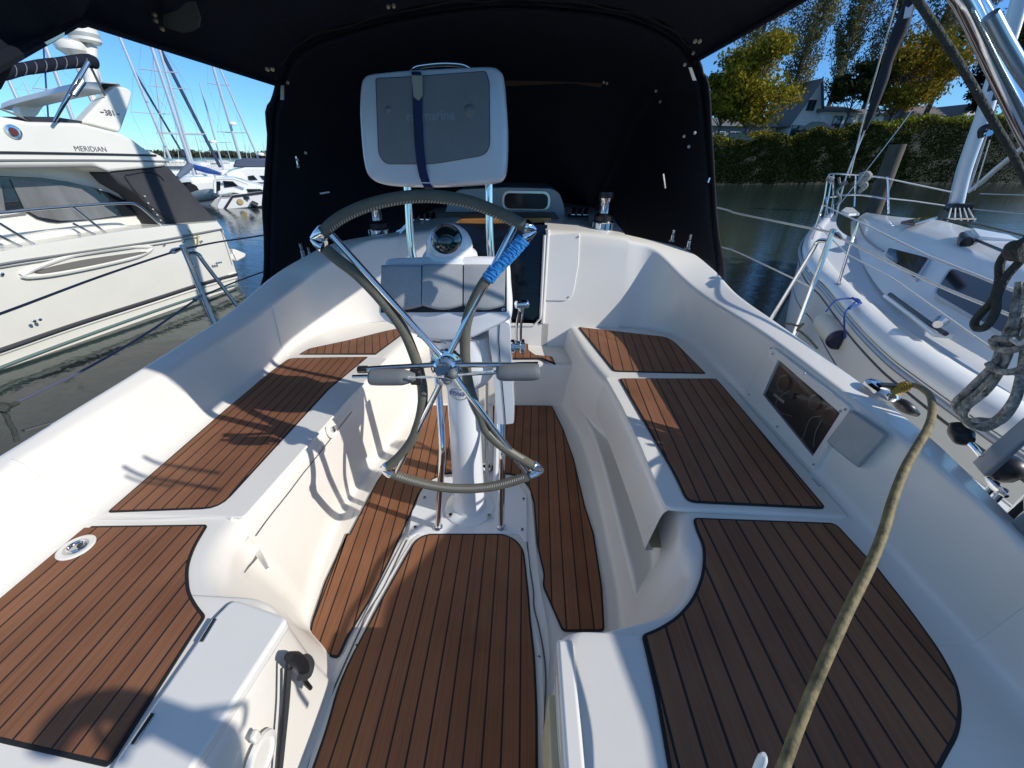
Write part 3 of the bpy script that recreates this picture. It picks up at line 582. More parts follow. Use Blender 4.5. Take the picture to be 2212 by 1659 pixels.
def screw(parent, p, r=.007, n=(0, 0, 1), m=None):
    p = np.array(p); n = norm(n); o = MB().lathe(p, [(r, -.001), (r, .0015), (r*.7, .003), (r*.3, .0025)], 14, n).build('screw', m or BRUSH, parent); MB().lathe(p+n*.0026, [(r*.33, 0), (r*.33, .0006)], 6, n).build('slot', BLK, o); return o
for p in (b5(907, 792), b6(227, 713)): screw(boat, PZ(*p, .006), .005)
# --- bulkhead
def bulk(x, z): return 2.33+(z-.42)*.22
G = []
for x in np.linspace(-.76, .63, 50):
    zt = np.interp(x, [-1.35, -1.25, -1.1, -.9, -.75, -.56, -.42, .14, .34, .6, .83, .98, 1.12], [.74, .78, .835, .90, .935, .965, .975, .975, .972, .95, .905, .87, .83]); row = []
    for z in np.linspace(.28, 1, 14): zz = .28+(zt-.02-.28)*(z-.28)/.72; row.append((x, bulk(x, zz), zz))
    row += [(x, bulk(x, zt)+.006, zt-.006), (x, bulk(x, zt)+.022, zt+.002), (x, bulk(x, zt)+.06, zt+.006), (x, 3.0, zt+.05), (x, 4.2, zt+.02)]; G.append(row)
DX0, DX1 = -.42, .135
def split(Gr, f): return [r for r in Gr if f(r[0][0])]
GL = [r for r in G if r[0][0] < DX0]+[[(DX0, y, z) for _, y, z in min(G, key=lambda r: abs(r[0][0]-DX0))]]
GR = [[(DX1, y, z) for _, y, z in min(G, key=lambda r: abs(r[0][0]-DX1))]]+[r for r in G if r[0][0] > DX1]
MB().grid(GL).build('port_bulkhead', GEL, boat, angle=60); MB().grid(GR).build('starboard_bulkhead', GEL, boat, angle=60)
MB().grid([r[:4] for r in G if DX0-.05 < r[0][0] < DX1+.05]).build('door_sill', GEL, boat)
dr = MB().prism([(DX0-.01, 2.40, .41), (DX1+.01, 2.40, .41), (DX1+.01, 2.52, 1.0), (DX0-.01, 2.52, 1.0)], (0, .02, 0)).build('companionway_door', DARKGL, boat)
for z in (.60, .78): MB().box((-.14, 2.40+(z-.41)*.2-.002, z), .55, .004, .003).build('board_seam', BLK, dr)
MB().tube([(DX1-.012, 2.352, .97), (DX1-.012, bulk(0, .47)-.005, .47), (DX1-.05, bulk(0, .43)-.004, .425), (-.2, bulk(0, .42)-.004, .42)], .008, 8).build('door_trim', GELS, boat)
MB().tube([(DX1+.012, bulk(0, .98)-.004, .985), (DX1+.004, bulk(0, .45)-.004, .44)], .012, 8).build('door_trim', GELS, boat)
BPp = (0, bulk(0, .42), .42); BPn = (0, -1, .22)
ap = [PP(*z7(*q), BPp, BPn, .008) for q in [(275, 375), (470, 362), (462, 560), (435, 720), (420, 775), (385, 805), (222, 803)]]
ao = MB().prism(roundpoly(ap, [.01, .01, 0, .03, .03, .03, .01]), (0, .02, 0)).build('access_panel', GELS, boat, bevel=.003)
for q in ((458, 386), (395, 780)): screw(ao, PP(*z7(*q), BPp, BPn, .010), .005, BPn)
# coach roof handhold glints, hull
MB().slab([(-1.81, 2.35), (-1.22, 2.35), (-1.1, 4.2), (-1.75, 4.2)], .30, .335).slab([(1.04, 2.35), (1.74, 2.35), (1.68, 4.2), (1.0, 4.2)], .30, .335).build('side_deck', GEL, boat)
for s in (-1, 1):
    g_ = [[(s*w-.03, y, .345), (s*(w-.02)-.03, y, -.2), (s*(w-.35)-.03, y, -1.15)] for y, w in ((-.6, 1.55), (1.5, 1.79), (4, 1.7), (6, 1.15), (7.5, .4), (8.1, .03))]; MB().grid(g_).build('hull_side', GELS, boat, angle=180)
# foredeck and coach roof ahead of the dodger
MB().slab([(-1.75, 4.15), (1.68, 4.15), (1.12, 6), (.37, 7.5), (-.03, 8.1), (-.43, 7.5), (-1.18, 6)], .25, .33).build('foredeck', GEL, boat)
MB().loft2([(-1.1, 4.1, .33), (1.0, 4.1, .33), (.5, 6.6, .33), (-.6, 6.6, .33)], [(-.95, 4.1, .95), (.85, 4.1, .95), (.35, 6.2, .7), (-.45, 6.2, .7)]).build('coach_roof', GEL, boat, bevel=.04)
# --- sliding hatch at the top of the companionway
sh = thing('companionway_hatch', (-.15, 2.9, 1.0), 'grey sliding companionway hatch with a small dark oval window and a varnished strip', 'hatch')
yh = 2.92
hp = [PY(*p, yh) for p in [z6(1080, 245), z6(1085, 215), z6(1120, 110), z6(1180, 75), z6(1480, 62), z6(1780, 70), z6(1830, 100), z6(1860, 180), z6(1870, 270), z6(1800, 280)]]
HATG = mat('hatch_grey', (.34, .37, .39), .4, coat=.2, vary=.06)
MB().prism(roundpoly(hp, .02), (0, .6, .0)).build('housing', HATG, sh, bevel=.012, seg=3)
wc = PY(*z6(1612, 152), yh-.004); w_ = MB(); w_.prism(roundpoly([wc+(-.165, 0, -.062), wc+(.165, 0, -.062), wc+(.165, 0, .062), wc+(-.165, 0, .062)], .06, 8), (0, -.006, 0)).build('window_frame', BRUSH, sh)
w_ = MB(); w_.prism(roundpoly([wc+(-.15, -.004, -.048), wc+(.15, -.004, -.048), wc+(.15, -.004, .048), wc+(-.15, -.004, .048)], .046, 8), (0, -.006, 0)).build('window', DARKGL, sh)
MB().prism([PY(*z6(*q), 2.72) for q in [(1058, 275), (1775, 262), (1778, 292), (1058, 308)]], (0, .05, 0)).build('varnished_strip', TEAKW, sh, bevel=.003)
MB().prism([PY(*z6(*q), 2.78) for q in [(1065, 225), (1800, 228), (1850, 300), (1840, 315), (1050, 315), (1050, 275)]], (0, .02, 0)).build('frame', BLK, sh, bevel=.003)

# ---------------------------------------------------------------- winches
def winch(loc, s, label):
    t = thing('winch', loc, label, 'winch', 'chrome winches on the coach roof'); loc = np.array(loc)
    MB().lathe(loc, [(.062*s, 0), (.062*s, .008), (.055*s, .012), (.055*s, .05*s), (.060*s, .055*s), (.05*s, .06*s)], 32).build('drum', CHROME, t)
    MB().lathe(loc+(0, 0, .06*s), [(.05*s, 0), (.052*s, .025*s), (.030*s, .04*s)], 28).build('collar', BLK, t)
    MB().lathe(loc+(0, 0, .10*s), [(.030*s, 0), (.029*s, .05*s), (.036*s, .075*s)], 28).build('spool', CHROME, t)
    MB().lathe(loc+(0, 0, .175*s), [(.038*s, 0), (.042*s, .012*s), (.040*s, .03*s), (.022*s, .038*s)], 28).build('cap', BLK, t)
    for k in range(10):
        a = k*math.pi/5; MB().box(loc+np.array((.0555*s*math.cos(a), .0555*s*math.sin(a), .03*s)), .004, .004, .038*s).build('rib', BRUSH, t)
winch(PY(1300, 501, 2.62), 1.12, 'chrome winch on the starboard coach roof, beside the starboard bulkhead')
winch(PY(820, 515, 2.62), 1.12, 'chrome winch on the port coach roof, left of the wheel rim')
def clutch(p, label, s):
    t = thing('rope_clutch', p, label, 'rope clutch', 'rope clutches beside the companionway'); p = np.array(p)
    MB().box(p+(0, 0, .015), .13, .14, .05).build('body', BLK, t, bevel=.008)
    for k in range(3):
        MB().prism([p+np.array(((k-1)*.04-.014, -.06, .045)), p+np.array(((k-1)*.04+.014, -.06, .045)), p+np.array(((k-1)*.04+.014+s*.02, .05, .075)), p+np.array(((k-1)*.04-.014+s*.02, .05, .075))], (0, 0, .008)).build('lever', CHROME, t, bevel=.002)
clutch(PY(1248, 468, 2.85)-(0, 0, .03), 'rope clutch with three bright levers right of the companionway hatch', 1)
clutch(PY(928, 478, 2.85)-(0, 0, .03), 'rope clutch with bright levers left of the companionway hatch', -1)
def post(px, py0, py1, y, r, label, name='deck_fitting'):
    a, b_ = PY(px, py0, y), PY(px, py1, y); t = thing(name, b_, label, 'deck fitting', 'chrome dodger fittings'); MB().lathe(b_, [(r, 0), (r, np.linalg.norm(a-b_)*.55), (r*.7, np.linalg.norm(a-b_)*.6), (r*.8, np.linalg.norm(a-b_))], 16).build('socket', CHROME, t)
    MB().lathe(b_-(0, 0, .004), [(r*1.8, 0), (r*1.8, .008)], 20).build('foot', BRUSH, t)
post(1487, 507, 536, 2.62, .014, 'chrome dodger fitting at the starboard end of the bulkhead')
post(1452, 497, 520, 2.68, .012, 'small chrome fitting on the starboard coaming left of the taller one')
post(655, 527, 556, 2.6, .014, 'tall chrome dodger fitting at the port end of the bulkhead')
post(670, 535, 556, 2.6, .010, 'short chrome fitting on the port coaming beside the taller one')

# ---------------------------------------------------------------- dodger and bimini
dg = thing('dodger', (-.2, 2.8, 1.2), 'black canvas dodger closed in front of the companionway', 'dodger')
arch = [(572, 640), (573, 500), (575, 400), (580, 300), (583, 235), (594, 200), (603, 160), (620, 119), (660, 85), (733, 58), (861, 24), (995, 3), (1100, -4), (1220, 2), (1340, 18), (1429, 51), (1475, 82), (1500, 115), (1514, 150), (1524, 175), (1535, 300), (1550, 500), (1562, 600)]
YD = 2.45; A0 = catmull([PY(*p, YD) for p in arch], 70); c0 = np.array((-.15, 0, .6))
def sc(A_, y, sx, sz, dz=0): return [np.array((c0[0]+(p[0]-c0[0])*sx, y, max(.60, c0[2]+(p[2]-c0[2])*sz+dz))) for p in A_]
G = [sc(A0, YD-.02, 1.0, 1.0), sc(A0, YD+.05, 1.0, 1.0), sc(A0, 2.85, .985, .99), sc(A0, 3.2, .95, .96), sc(A0, 3.35, .93, .90), sc(A0, 3.8, .88, .55), sc(A0, 4.1, .82, .20)]
for i, r_ in enumerate(G):
    for j, p in enumerate(r_): p += (0, .012*math.sin(j*.9+i), .006*math.sin(j*1.7+i*2))
MB().grid(G).build('canopy', BLACKC, dg, angle=50, thick=.004)
MB().tube([p+(0, .03, -.012) for p in sc(A0, YD, .985, .988)], .012, 10).build('aft_bow', BLACKC, dg)
MB().tube([p+(0, 0, -.006) for p in G[0]], .005, 8).build('binding', mat('black_binding', (.008, .009, .011), .8), dg)
MB().prism([PY(*z3(*q), 3.25) for q in [(165, 585), (420, 588), (700, 598), (870, 605), (860, 632), (760, 618), (650, 602), (420, 612), (165, 625)]], (0, .01, 0)).build('window_binding', mat('lit_binding', (.09, .055, .035), .8), dg)  # brown of this seam strip stands for light reflected along the window edge
WHT = mat('white_snap', (.45, .45, .42), .4)
for q, y in ((z3(1462, 990), 2.5), (z3(1497, 1065), 2.5), (z3(880, 598), 3.2), (z3(903, 606), 3.2), (z3(1290, 738), 2.9), (z3(1260, 660), 2.9), (z2(315, 1160), 2.5), (z2(320, 1210), 2.5), (z2(375, 1110), 2.6), (z3(1540, 965), 2.42), (z2(245, 600), 2.42), (z3(1468, 470), 2.42), (z3(1530, 385), 2.4)):
    p = PY(*q, y); MB().lathe(p, [(.008, 0), (.007, .004), (.003, .006)], 12, (0, -1, 0)).build('snap', WHT, dg)
for a, b_ in ((z2(208, 620), z2(204, 725)), (z3(1505, 490), z3(1535, 585))):
    p, q = PY(*a, YD-.04), PY(*b_, YD-.04); MB().prism([p+(-.008, 0, 0), p+(.008, 0, 0), q+(.011, 0, 0), q+(-.007, 0, 0)], (0, -.004, 0)).build('zip_pull', WHT, dg)
for a, b_, y in ((z3(1315, 1260), z3(1330, 1365), 2.6), (z3(1650, 1290), z3(1638, 1325), 2.47), (z2(455, 1365), z2(480, 1400), 2.8), (z2(480, 1400), z2(550, 1388), 2.8), (z2(305, 1135), z2(322, 1220), 2.55)):
    MB().tube([PY(*a, y), PY(*b_, y)], .009, 8).build('clip', CHROME, dg)
bm_ = thing('bimini', (-.2, 1.4, 1.7), 'black canvas bimini stretched overhead between the dodger and the stern', 'bimini')
pe = [(-1.13, 2.20, 1.615), (-1.13, 1.7, 1.622), (-1.125, 1.25, 1.624)]
P30 = PY(30, 119, .80)
rows = []
tops = [PY(*p, YD) for p in catmull([np.array(q) for q in [(600, 183)]+arch[6:18]+[(1503, 131)]], 40)]
T1 = PY(172, 43, 1.25); T2 = PY(30, 117, .80); A1 = catmull(tops, 40); Lp, Rp = A1[0].copy(), A1[-1].copy()
for y, ex, dz, rx in ((YD+.04, 0, 0, 0), (YD-.02, 0, 0, 0), (2.1, 0, .0, 0), (1.6, 0, .005, 0), (1.25, 0, .004, .0), (1.0, .03, -.035, 0), (.80, .10, -.10, .0), (.62, .15, -.16, 0)):
    r_ = []
    for j, p in enumerate(A1):
        u = j/39; q = p.copy(); q[1] = y-(0 if y > 1.2 else 0)
        q[2] = p[2]+dz*max(0, 1-1.6*u)+(.02*math.sin(u*math.pi) if 1.2 < y < 2 else 0); q[0] = p[0]+(1-u)*(-.15*0+ex*1.0)+u*(.06 if y < 1.2 else 0)
        r_.append(q)
    e0 = A1[0]; g1 = (T1-e0)*(1, 0, 1); g2 = (T2-e0)*(1, 0, 1)
    w1 = (YD-y)/(YD-1.25); dl = g1*w1 if y >= 1.24 else g1+(g2-g1)*(1.25-y)/.45
    for j in range(40):
        u = j/39; r_[j] = A1[j]*(1, 0, 1)+np.array((u*(.06 if y < 1.2 else 0), y, (.01*math.sin(u*math.pi) if y < 2.3 else 0)))+dl*(1-u)**2.2
    rows.append(r_)
MB().grid(rows).build('canopy', BLACKC, bm_, angle=60, thick=.006)
for i in (4, 7): MB().tube([p-(0, 0, .012) for p in rows[i]], .012, 8).build('bow', BLACKC, bm_)
for s in (0, -1): MB().tube([r_[s] for r_ in rows], .010, 8).build('edge_binding', BLACKC, bm_)
# rolled side flap of the bimini seen top left
fl = [PY(-60, 40, .85), PY(10, 30, .85), PY(96, 62, .95), PY(160, 52, 1.2)]
MB().prism([PY(-140, 160, .72), PY(0, 118, .80), PY(30, 119, .82), PY(100, 83, .97), PY(172, 46, 1.24), PY(230, -60, 1.24), PY(-160, -90, .74)], (0, .01, .01)).build('side_flap', BLACKC, bm_)
MB().tube([PY(30, 121, .80), PY(60, 102, .87), PY(128, 68, 1.04)], .008, 8).build('tube', BRUSH, bm_)
MB().tube([PY(22, 116, .80), PY(8, 155, .80), PY(-10, 190, .80)], .009, 8, flat=.3).build('strap', BLACKC, bm_)
pk = [PY(*z1(*q), 1.62) for q in [(1170, 100), (1250, 90), (1330, 60), (1380, 15), (1400, 0), (1450, 0), (1490, 120), (1480, 185), (1440, 210), (1370, 222), (1230, 180)]]
MB().prism([p-(0, .03, .012) for p in pk], (0, .008, .004)).build('faded_patch', mat('faded_grey_patch', (.10, .10, .09), .9), bm_)
for q in ((1150, 88), (1158, 128), (1960, 478), (1995, 478), (1205, 188)):
    p = PY(*z1(*q), 1.55); MB().lathe(p-(0, .02, .01), [(.007, 0), (.006, .005), (.002, .007)], 10, (0, -.5, -.8)).build('snap', mat('brass_snap', (.35, .30, .2), .4, .6), bm_)
for q in ((975, 45), (1015, 40)):
    p = PY(*z2(*q), 2.12); MB().lathe(p, [(.009, 0), (.008, .005), (.002, .008)], 10, (0, -.8, -.5)).build('snap', MATS['brass_snap'], bm_)
for q in ((1542, 297), (1575, 297)):
    p = PY(*z3(*q), 1.9); MB().lathe(p, [(.008, 0), (.007, .005), (.002, .008)], 10, (0, -.8, -.5)).build('snap', MATS['brass_snap'], bm_)
# bimini legs and stay at the right edge
def pole(P, r, name, label, cat, m=CHROME, group=None, sm=20): return tag(MB().tube(P, r, 14, sm).build(name, m), label, cat, group)
pole([PY(*c2(405, -60), .42), PY(*c2(480, 60), .42), PY(*c2(640, 400), .42), PY(*c2(830, 800), .42), PY(2290, 420, .42)], .0068, 'frame_tube', 'polished tube at the top right nearest the dark stay', 'frame pole', group='bimini tubes at the top right corner')
pole([PY(*c2(470, -60), .47), PY(*c2(700, 330), .47), PY(*c2(840, 580), .47), PY(2290, 300, .47)], .0068, 'frame_tube', 'polished tube at the top right, in the middle of the three tubes', 'frame pole', group='bimini tubes at the top right corner')
pole([PY(*c2(602, 90), .40), PY(*c2(700, 270), .40), PY(*c2(830, 480), .40), PY(2290, 260, .40)], .005, 'frame_tube', 'short capped bluish tube ending below the canvas at the top right', 'frame pole', mat('blue_grey_tube', (.35, .45, .52), .25, .7), 'bimini tubes at the top right corner')
pole([PY(1955, -45, .85), PY(*c2(170, 0), .85), PY(*c2(420, 380), .85), PY(*c2(620, 720), .85), PY(*c2(802, 1050), .85), PY(2330, 640, .85)], .0055, 'backstay', 'dark taut stay crossing the top right corner in front of the trees', 'stay', ROPEK)

# ---------------------------------------------------------------- pedestal
pc = np.array((-.205, 1.19, 0)); ped = thing('steering_pedestal', pc, 'white steering pedestal on its floor plate with polished guard legs', 'pedestal')
bp_ = pz([(913, 1066), (889.7, 1106.7), (881, 1163), (903, 1153), (1121, 1153), (1138, 1173), (1138, 1072), (1121, 1047), (1090, 1034), (1050, 1030), (975, 1030), (935, 1040)], .008)
base = MB().slab(roundpoly(bp_, .012), .0036, .012).build('base_plate', PAINT, ped, bevel=.003)
for p in ((917, 1074.6), (897, 1138.7), (1130.5, 1078), (1128, 1144)): screw(base, PZ(*p, .012), .0085)
col = MB().lathe(pc+(0, 0, .012), [(.107, 0), (.107, .006), (.098, .012), (.072, .020), (.067, .035), (.066, .10), (.060, .45), (.057, .62), (.060, .66)], 48).build('column', PAINT, ped)
for p in (b2(953, 1213), b2(1205, 1217)): MB().lathe(PZ(*p, .022), [(.012, 0), (.012, .007), (.009, .009)], 6).build('hex_bolt', BRUSH, ped)
hd = MB().lathe(pc+(.005, .045, .62), [(.055, 0), (.085, .02), (.112, .06), (.122, .11), (.12, .16), (.115, .22)], 40).build('head', PAINT, ped)
# guard legs
def leg(pl, x_up): return MB().tube([*pl], .0125, 16, 60)
Lg = [(PZ(946, 1139, .012), PY(956, 968, 1.09), PY(939, 713, 1.32), PY(893, 560, 1.35), PY(881, 415, 1.37), PY(880, 380, 1.37)), (PZ(1083, 1139, .012), PY(1085, 984, 1.09), PY(1081, 740, 1.32), PY(1060, 548, 1.35), PY(1056, 400, 1.37), PY(1055, 380, 1.37))]
for P_ in Lg:
    P_ = [np.array(p) for p in P_]; pp_ = [P_[0], P_[0]+(P_[1]-P_[0])*.5, P_[1]-(P_[1]-P_[0])*.12, P_[1]+(P_[2]-P_[1])*.08, P_[1]+(P_[2]-P_[1])*.5, P_[2]+(P_[3]-P_[2])*.1, P_[3], P_[4], P_[5]]
    g_ = MB().tube(pp_, .0125, 16, 80).build('guard_leg', CHROME, ped); MB().lathe(P_[0], [(.021, 0), (.020, .004), (.014, .008)], 20).build('foot', BRUSH, g_)
# thin rods behind the column
MB().tube([(-.14, 1.32, 0), (-.13, 1.36, .8)], .008, 10).build('brace', CHROME, ped); MB().tube([(-.10, 1.33, 0), (-.08, 1.35, .72)], .026, 12, flat=.5).build('conduit', PAINT, ped)
# oval maker badge
bc = PY(990, 852, pc[1]-.062); n_ = norm((0, -1, .03))
def text(body, loc, size, m, parent=None, name='lettering', normal=(0, -1, 0), up=(0, 0, 1), ext=.0006, align='CENTER', font_shear=0, bold=0, right=None):
    cu = bpy.data.curves.new(name, 'FONT'); cu.body = body; cu.size = size; cu.extrude = ext; cu.align_x = align; cu.align_y = 'CENTER'; cu.shear = font_shear; cu.offset = bold
    tmp = bpy.data.objects.new('tmp', cu); SC.collection.objects.link(tmp); bpy.context.view_layer.update(); me = bpy.data.meshes.new_from_object(tmp); bpy.data.objects.remove(tmp)
    n = norm(normal); rt = norm(right) if right is not None else norm(np.cross(up, n)); u = norm(np.cross(n, rt)); Rm = np.stack([rt, u, n], 1)
    for v in me.vertices: v.co = Vector(Rm @ np.array(v.co))
    me.materials.clear(); me.materials.append(m); o = bpy.data.objects.new(name, me); SC.collection.objects.link(o)
    if parent is not None: o.parent = parent; o.location = Vector(loc)-wloc(parent)
    else: o.location = Vector(loc)
    return o
def curvedbadge():
    V = []; cx, cz = bc[0]+.004, bc[2]
    rad = .0612
    def on(x, z, e): a = math.asin(max(-1, min(1, (x-pc[0])/rad))); return (pc[0]+(rad+e)*math.sin(a), pc[1]-(rad+e)*math.cos(a), z)
    P_ = [on(cx+.036*math.cos(a), cz+.022*math.sin(a), .0012) for a in np.linspace(0, 2*math.pi, 40, endpoint=False)]
    MB().tube(P_+[P_[0]], .0012, 6).build('badge_ring', mat('badge_green', (.10, .16, .14), .5), col)
    o = text('EDSON', (0, 0, 0), .021, mat('badge_blue', (.02, .04, .22), .4), col, 'badge_lettering', ext=.0003, bold=.0004)
    o.location = Vector((0, 0, 0))-wloc(col)*0
    for v in o.data.vertices: v.co = Vector(on(cx+v.co.x, cz+v.co.z, .0012-v.co.y))-wloc(col)
    o.location = (0, 0, 0)
curvedbadge()
# drain dome behind the column
t = thing('floor_drain', PZ(*b2(1190, 905), .0), 'round chrome floor fitting behind the right side of the pedestal column', 'drain')
MB().lathe(PZ(*b2(1190, 905), 0), [(.032, 0), (.031, .012), (.022, .024), (.008, .028)], 24).build('dome', CHROME, t)
# ---------------------------------------------------------------- instrument pod
p0 = np.array((-.23, 1.085, .885)); pn = norm((0, -.93, .36))
pod = thing('instrument_pod', (-.235, 1.15, .97), 'white instrument pod with three grey covers on top of the pedestal', 'instrument pod')
ol = [(680, 575), (700, 540), (760, 525), (1100, 512), (1450, 515), (1500, 545), (1512, 680), (1522, 800), (1517, 890), (1490, 930), (1330, 1010), (1240, 1048), (1100, 1062), (960, 1048), (820, 995), (710, 945), (660, 900), (650, 850), (668, 680)]
ol = catmull([PP(*z6(*q), p0, pn) for q in ol], 80, True); c_ = ol.mean(0); rings = []
for off, s in ((.012, .955), (.006, .985), (-.004, 1.0), (-.05, 1.0), (-.10, .95), (-.15, .84), (-.17, .65)): rings.append([c_+(p-c_)*s+pn*off for p in ol])
m_ = MB(); n0 = 80
for k in range(len(rings)-1):
    o_ = len(m_.v)
    m_.add(rings[k]+rings[k+1], [(i, (i+1) % n0, n0+(i+1) % n0, n0+i) for i in range(n0)])
m_.add(rings[0], [tuple(range(n0))]); m_.add(rings[-1], [tuple(range(n0))])
hs_ = m_.build('housing', PAINT, pod, angle=50)
md = hs_.modifiers.new('w', 'WELD'); md.merge_threshold = .0005
PF = lambda q, off: PP(*z6(*q), p0, pn, off)
MB().prism([PF(q, .0122) for q in [(668, 572), (1487, 566), (1487, 876), (663, 882)]], pn*.004).build('panel', BLK, pod, bevel=.002)
for q in ([(684, 573), (936, 572), (938, 838), (670, 835)], [(946, 568), (1203, 568), (1202, 836), (942, 836)], [(1212, 568), (1478, 572), (1470, 838), (1211, 838)]):
    a, b_, c3_, d4 = [PF(k_, .018) for k_ in q]; up = norm(a-d4)
    cv = MB(); prof = [(0, 0), (0, .024), (.1, .028), (.85, .026), (1.0, .012)]
    Gc = []
    for u in np.linspace(0, 1, 7):
        bot = d4+(c3_-d4)*u; top = a+(b_-a)*u; bow = -.012*math.sin(math.pi*u); row = []
        for v, h in ((0, -.004), (0.0, .018), (.04, .024), (.12, .025), (.6, .024), (.95, .022), (1.0, .015), (1.0, -.004)): row.append(bot+(top-bot)*v+up*bow*(1-v)+pn*(h-.004+.004*math.sin(math.pi*u)))
        Gc.append(row)
    cv.grid(Gc).add(Gc[0], [tuple(range(8))]).add(Gc[-1], [tuple(range(8))]).build('instrument_cover', GREYC, pod, bevel=.003, angle=50)
for q in ((1463, 860),): screw(pod, PF(q, .017), .005, pn)
# chrome ring under pod
MB().tube([PF(q, -.06) for q in [(900, 1030), (960, 1058), (1060, 1075), (1160, 1072), (1260, 1045)]], .004, 8, 24).build('trim_ring', CHROME, pod)
# compass
cc = PY(972, 541, 1.21); cp_ = thing('compass', cc, 'domed compass with dark green glass on top of the instrument pod', 'compass'); ax = norm((0, -.25, .97))
MB().lathe(cc-(0, 0, .025), [(.085, 0), (.083, .012), (.072, .022), (.070, .032), (.066, .036)], 44, ax).build('base_ring', PAINT, cp_)
cs_ = cc+ax*.010
MB().lathe(cs_, [(.070*math.cos(a), .068*math.sin(a)) for a in np.linspace(0, 1.45, 12)], 44, ax).build('hood', PAINT, cp_)
ax2 = norm((0, -.80, .60)); MB().lathe(cs_+np.array((0, -.012, .008)), [(.047*math.cos(a), .026+.047*math.sin(a)) for a in np.linspace(-.2, 1.5, 12)], 40, ax2).build('glass', CGLASS, cp_)
MB().lathe(cs_+np.array((0, -.012, .008))+ax2*.022, [(.047, .0), (.0495, .004), (.048, .009)], 40, ax2).build('bezel', BRUSH, cp_)
# ---------------------------------------------------------------- chartplotter
q0 = np.array((-.26, 1.30, 1.41)); qn = norm((0, -.985, .10))
cpt = thing('chartplotter', q0, 'white chartplotter housing with a grey screen cover and a navy strap, above the wheel', 'chartplotter')
ol = [(790, 640), (806, 585), (850, 552), (980, 535), (1130, 522), (1500, 503), (1720, 496), (1785, 518), (1815, 575), (1832, 760), (1843, 950), (1838, 1200), (1810, 1300), (1730, 1332), (1500, 1350), (1300, 1358), (1050, 1352), (930, 1335), (860, 1300), (822, 1235), (800, 1100), (785, 900), (782, 760)]
ol = catmull([PP(*z2(*q), q0, qn) for q in ol], 90, True); c_ = ol.mean(0); m_ = MB(); n0 = 90
rings = [[c_+(p-c_)*s+qn*off for p in ol] for off, s in ((.030, .93), (.026, .965), (.016, .988), (.0, 1.0), (-.030, 1.0))]
for k in range(4): m_.add(rings[k]+rings[k+1], [(i, (i+1) % n0, n0+(i+1) % n0, n0+i) for i in range(n0)])
m_.add(rings[0], [tuple(range(n0))]); h_ = m_.build('front_shell', PLOT, cpt, angle=60); md = h_.modifiers.new('w', 'WELD'); md.merge_threshold = .0005
m_ = MB(); rings = [[c_+(p-c_)*s+qn*off for p in ol] for off, s in ((-.033, .99), (-.06, .985), (-.08, .90), (-.09, .7))]
for k in range(3): m_.add(rings[k]+rings[k+1], [(i, (i+1) % n0, n0+(i+1) % n0, n0+i) for i in range(n0)])
m_.add(rings[-1], [tuple(range(n0))]); m_.add(rings[0], [tuple(range(n0))]); h_ = m_.build('back_shell', PLOT, cpt, angle=60); md = h_.modifiers.new('w', 'WELD'); md.merge_threshold = .0005
MB().prism([c_+(p-c_)*.988+qn*-.0335 for p in ol], qn*.0045).build('gasket', BLK, cpt)
PQ = lambda q, off: PP(*z2(*q), q0, qn, off)
scr = roundpoly([PQ(q, .031) for q in [(888, 572), (1130, 560), (1680, 520), (1706, 600), (1712, 1120), (1300, 1190), (960, 1190), (908, 1120)]], [.006, 0, .008, .008, .035, .03, .03, .02])
MB().prism(scr, qn*.003).build('screen_cover', SHADEC, cpt, bevel=.001)
cs2 = [np.mean(scr, axis=0)+(p-np.mean(scr, axis=0))*1.012 for p in scr]; MB().prism(cs2, qn*.0018).build('cover_rim', BLK, cpt)
text('raymarine', PQ((1282, 842), .0345), .033, mat('faint_lettering', (.24, .26, .29), .5), cpt, 'screen_lettering', qn, (0, 0, 1), .0002, right=PQ((1440, 834), 0)-PQ((1125, 848), 0), bold=.0006)
for q, r in (((975, 800), .010), ((1565, 805), .016)): MB().lathe(PQ(q, .034), [(r, 0), (r*.8, .003), (r*.3, .005)], 20, qn).build('knob_bump', SHADEC, cpt)
sp = [PQ((1180, 500), -.02), PQ((1175, 520), .025), PQ((1182, 560), .040), PQ((1188, 800), .038), (PQ((1200, 1050), .038)), PQ((1225, 1250), .036), PQ((1262, 1355), .020), PQ((1280, 1370), -.02)]
wd = norm(PQ((1225, 800), 0)-PQ((1150, 800), 0)); G = [[p-wd*.0125+qn*0, p+wd*.0125] for p in catmull(sp, 50)]; MB().grid(G).build('strap', NAVY, cpt, thick=.002)
MB().prism([PQ(q, .0405) for q in [(1146, 548), (1222, 550), (1226, 690), (1198, 732), (1160, 705)]], qn*.002).build('strap_tag', VELC, cpt)
MB().tube([PQ((1135, 525), -.03), PQ((1160, 495), -.03), PQ((1210, 478), -.03), PQ((1360, 462), -.03), (PQ((1500, 468), -.03)), PQ((1560, 490), -.03), PQ((1580, 505), -.03)], .0065, 12, 50).build('handle', CHROME, cpt)
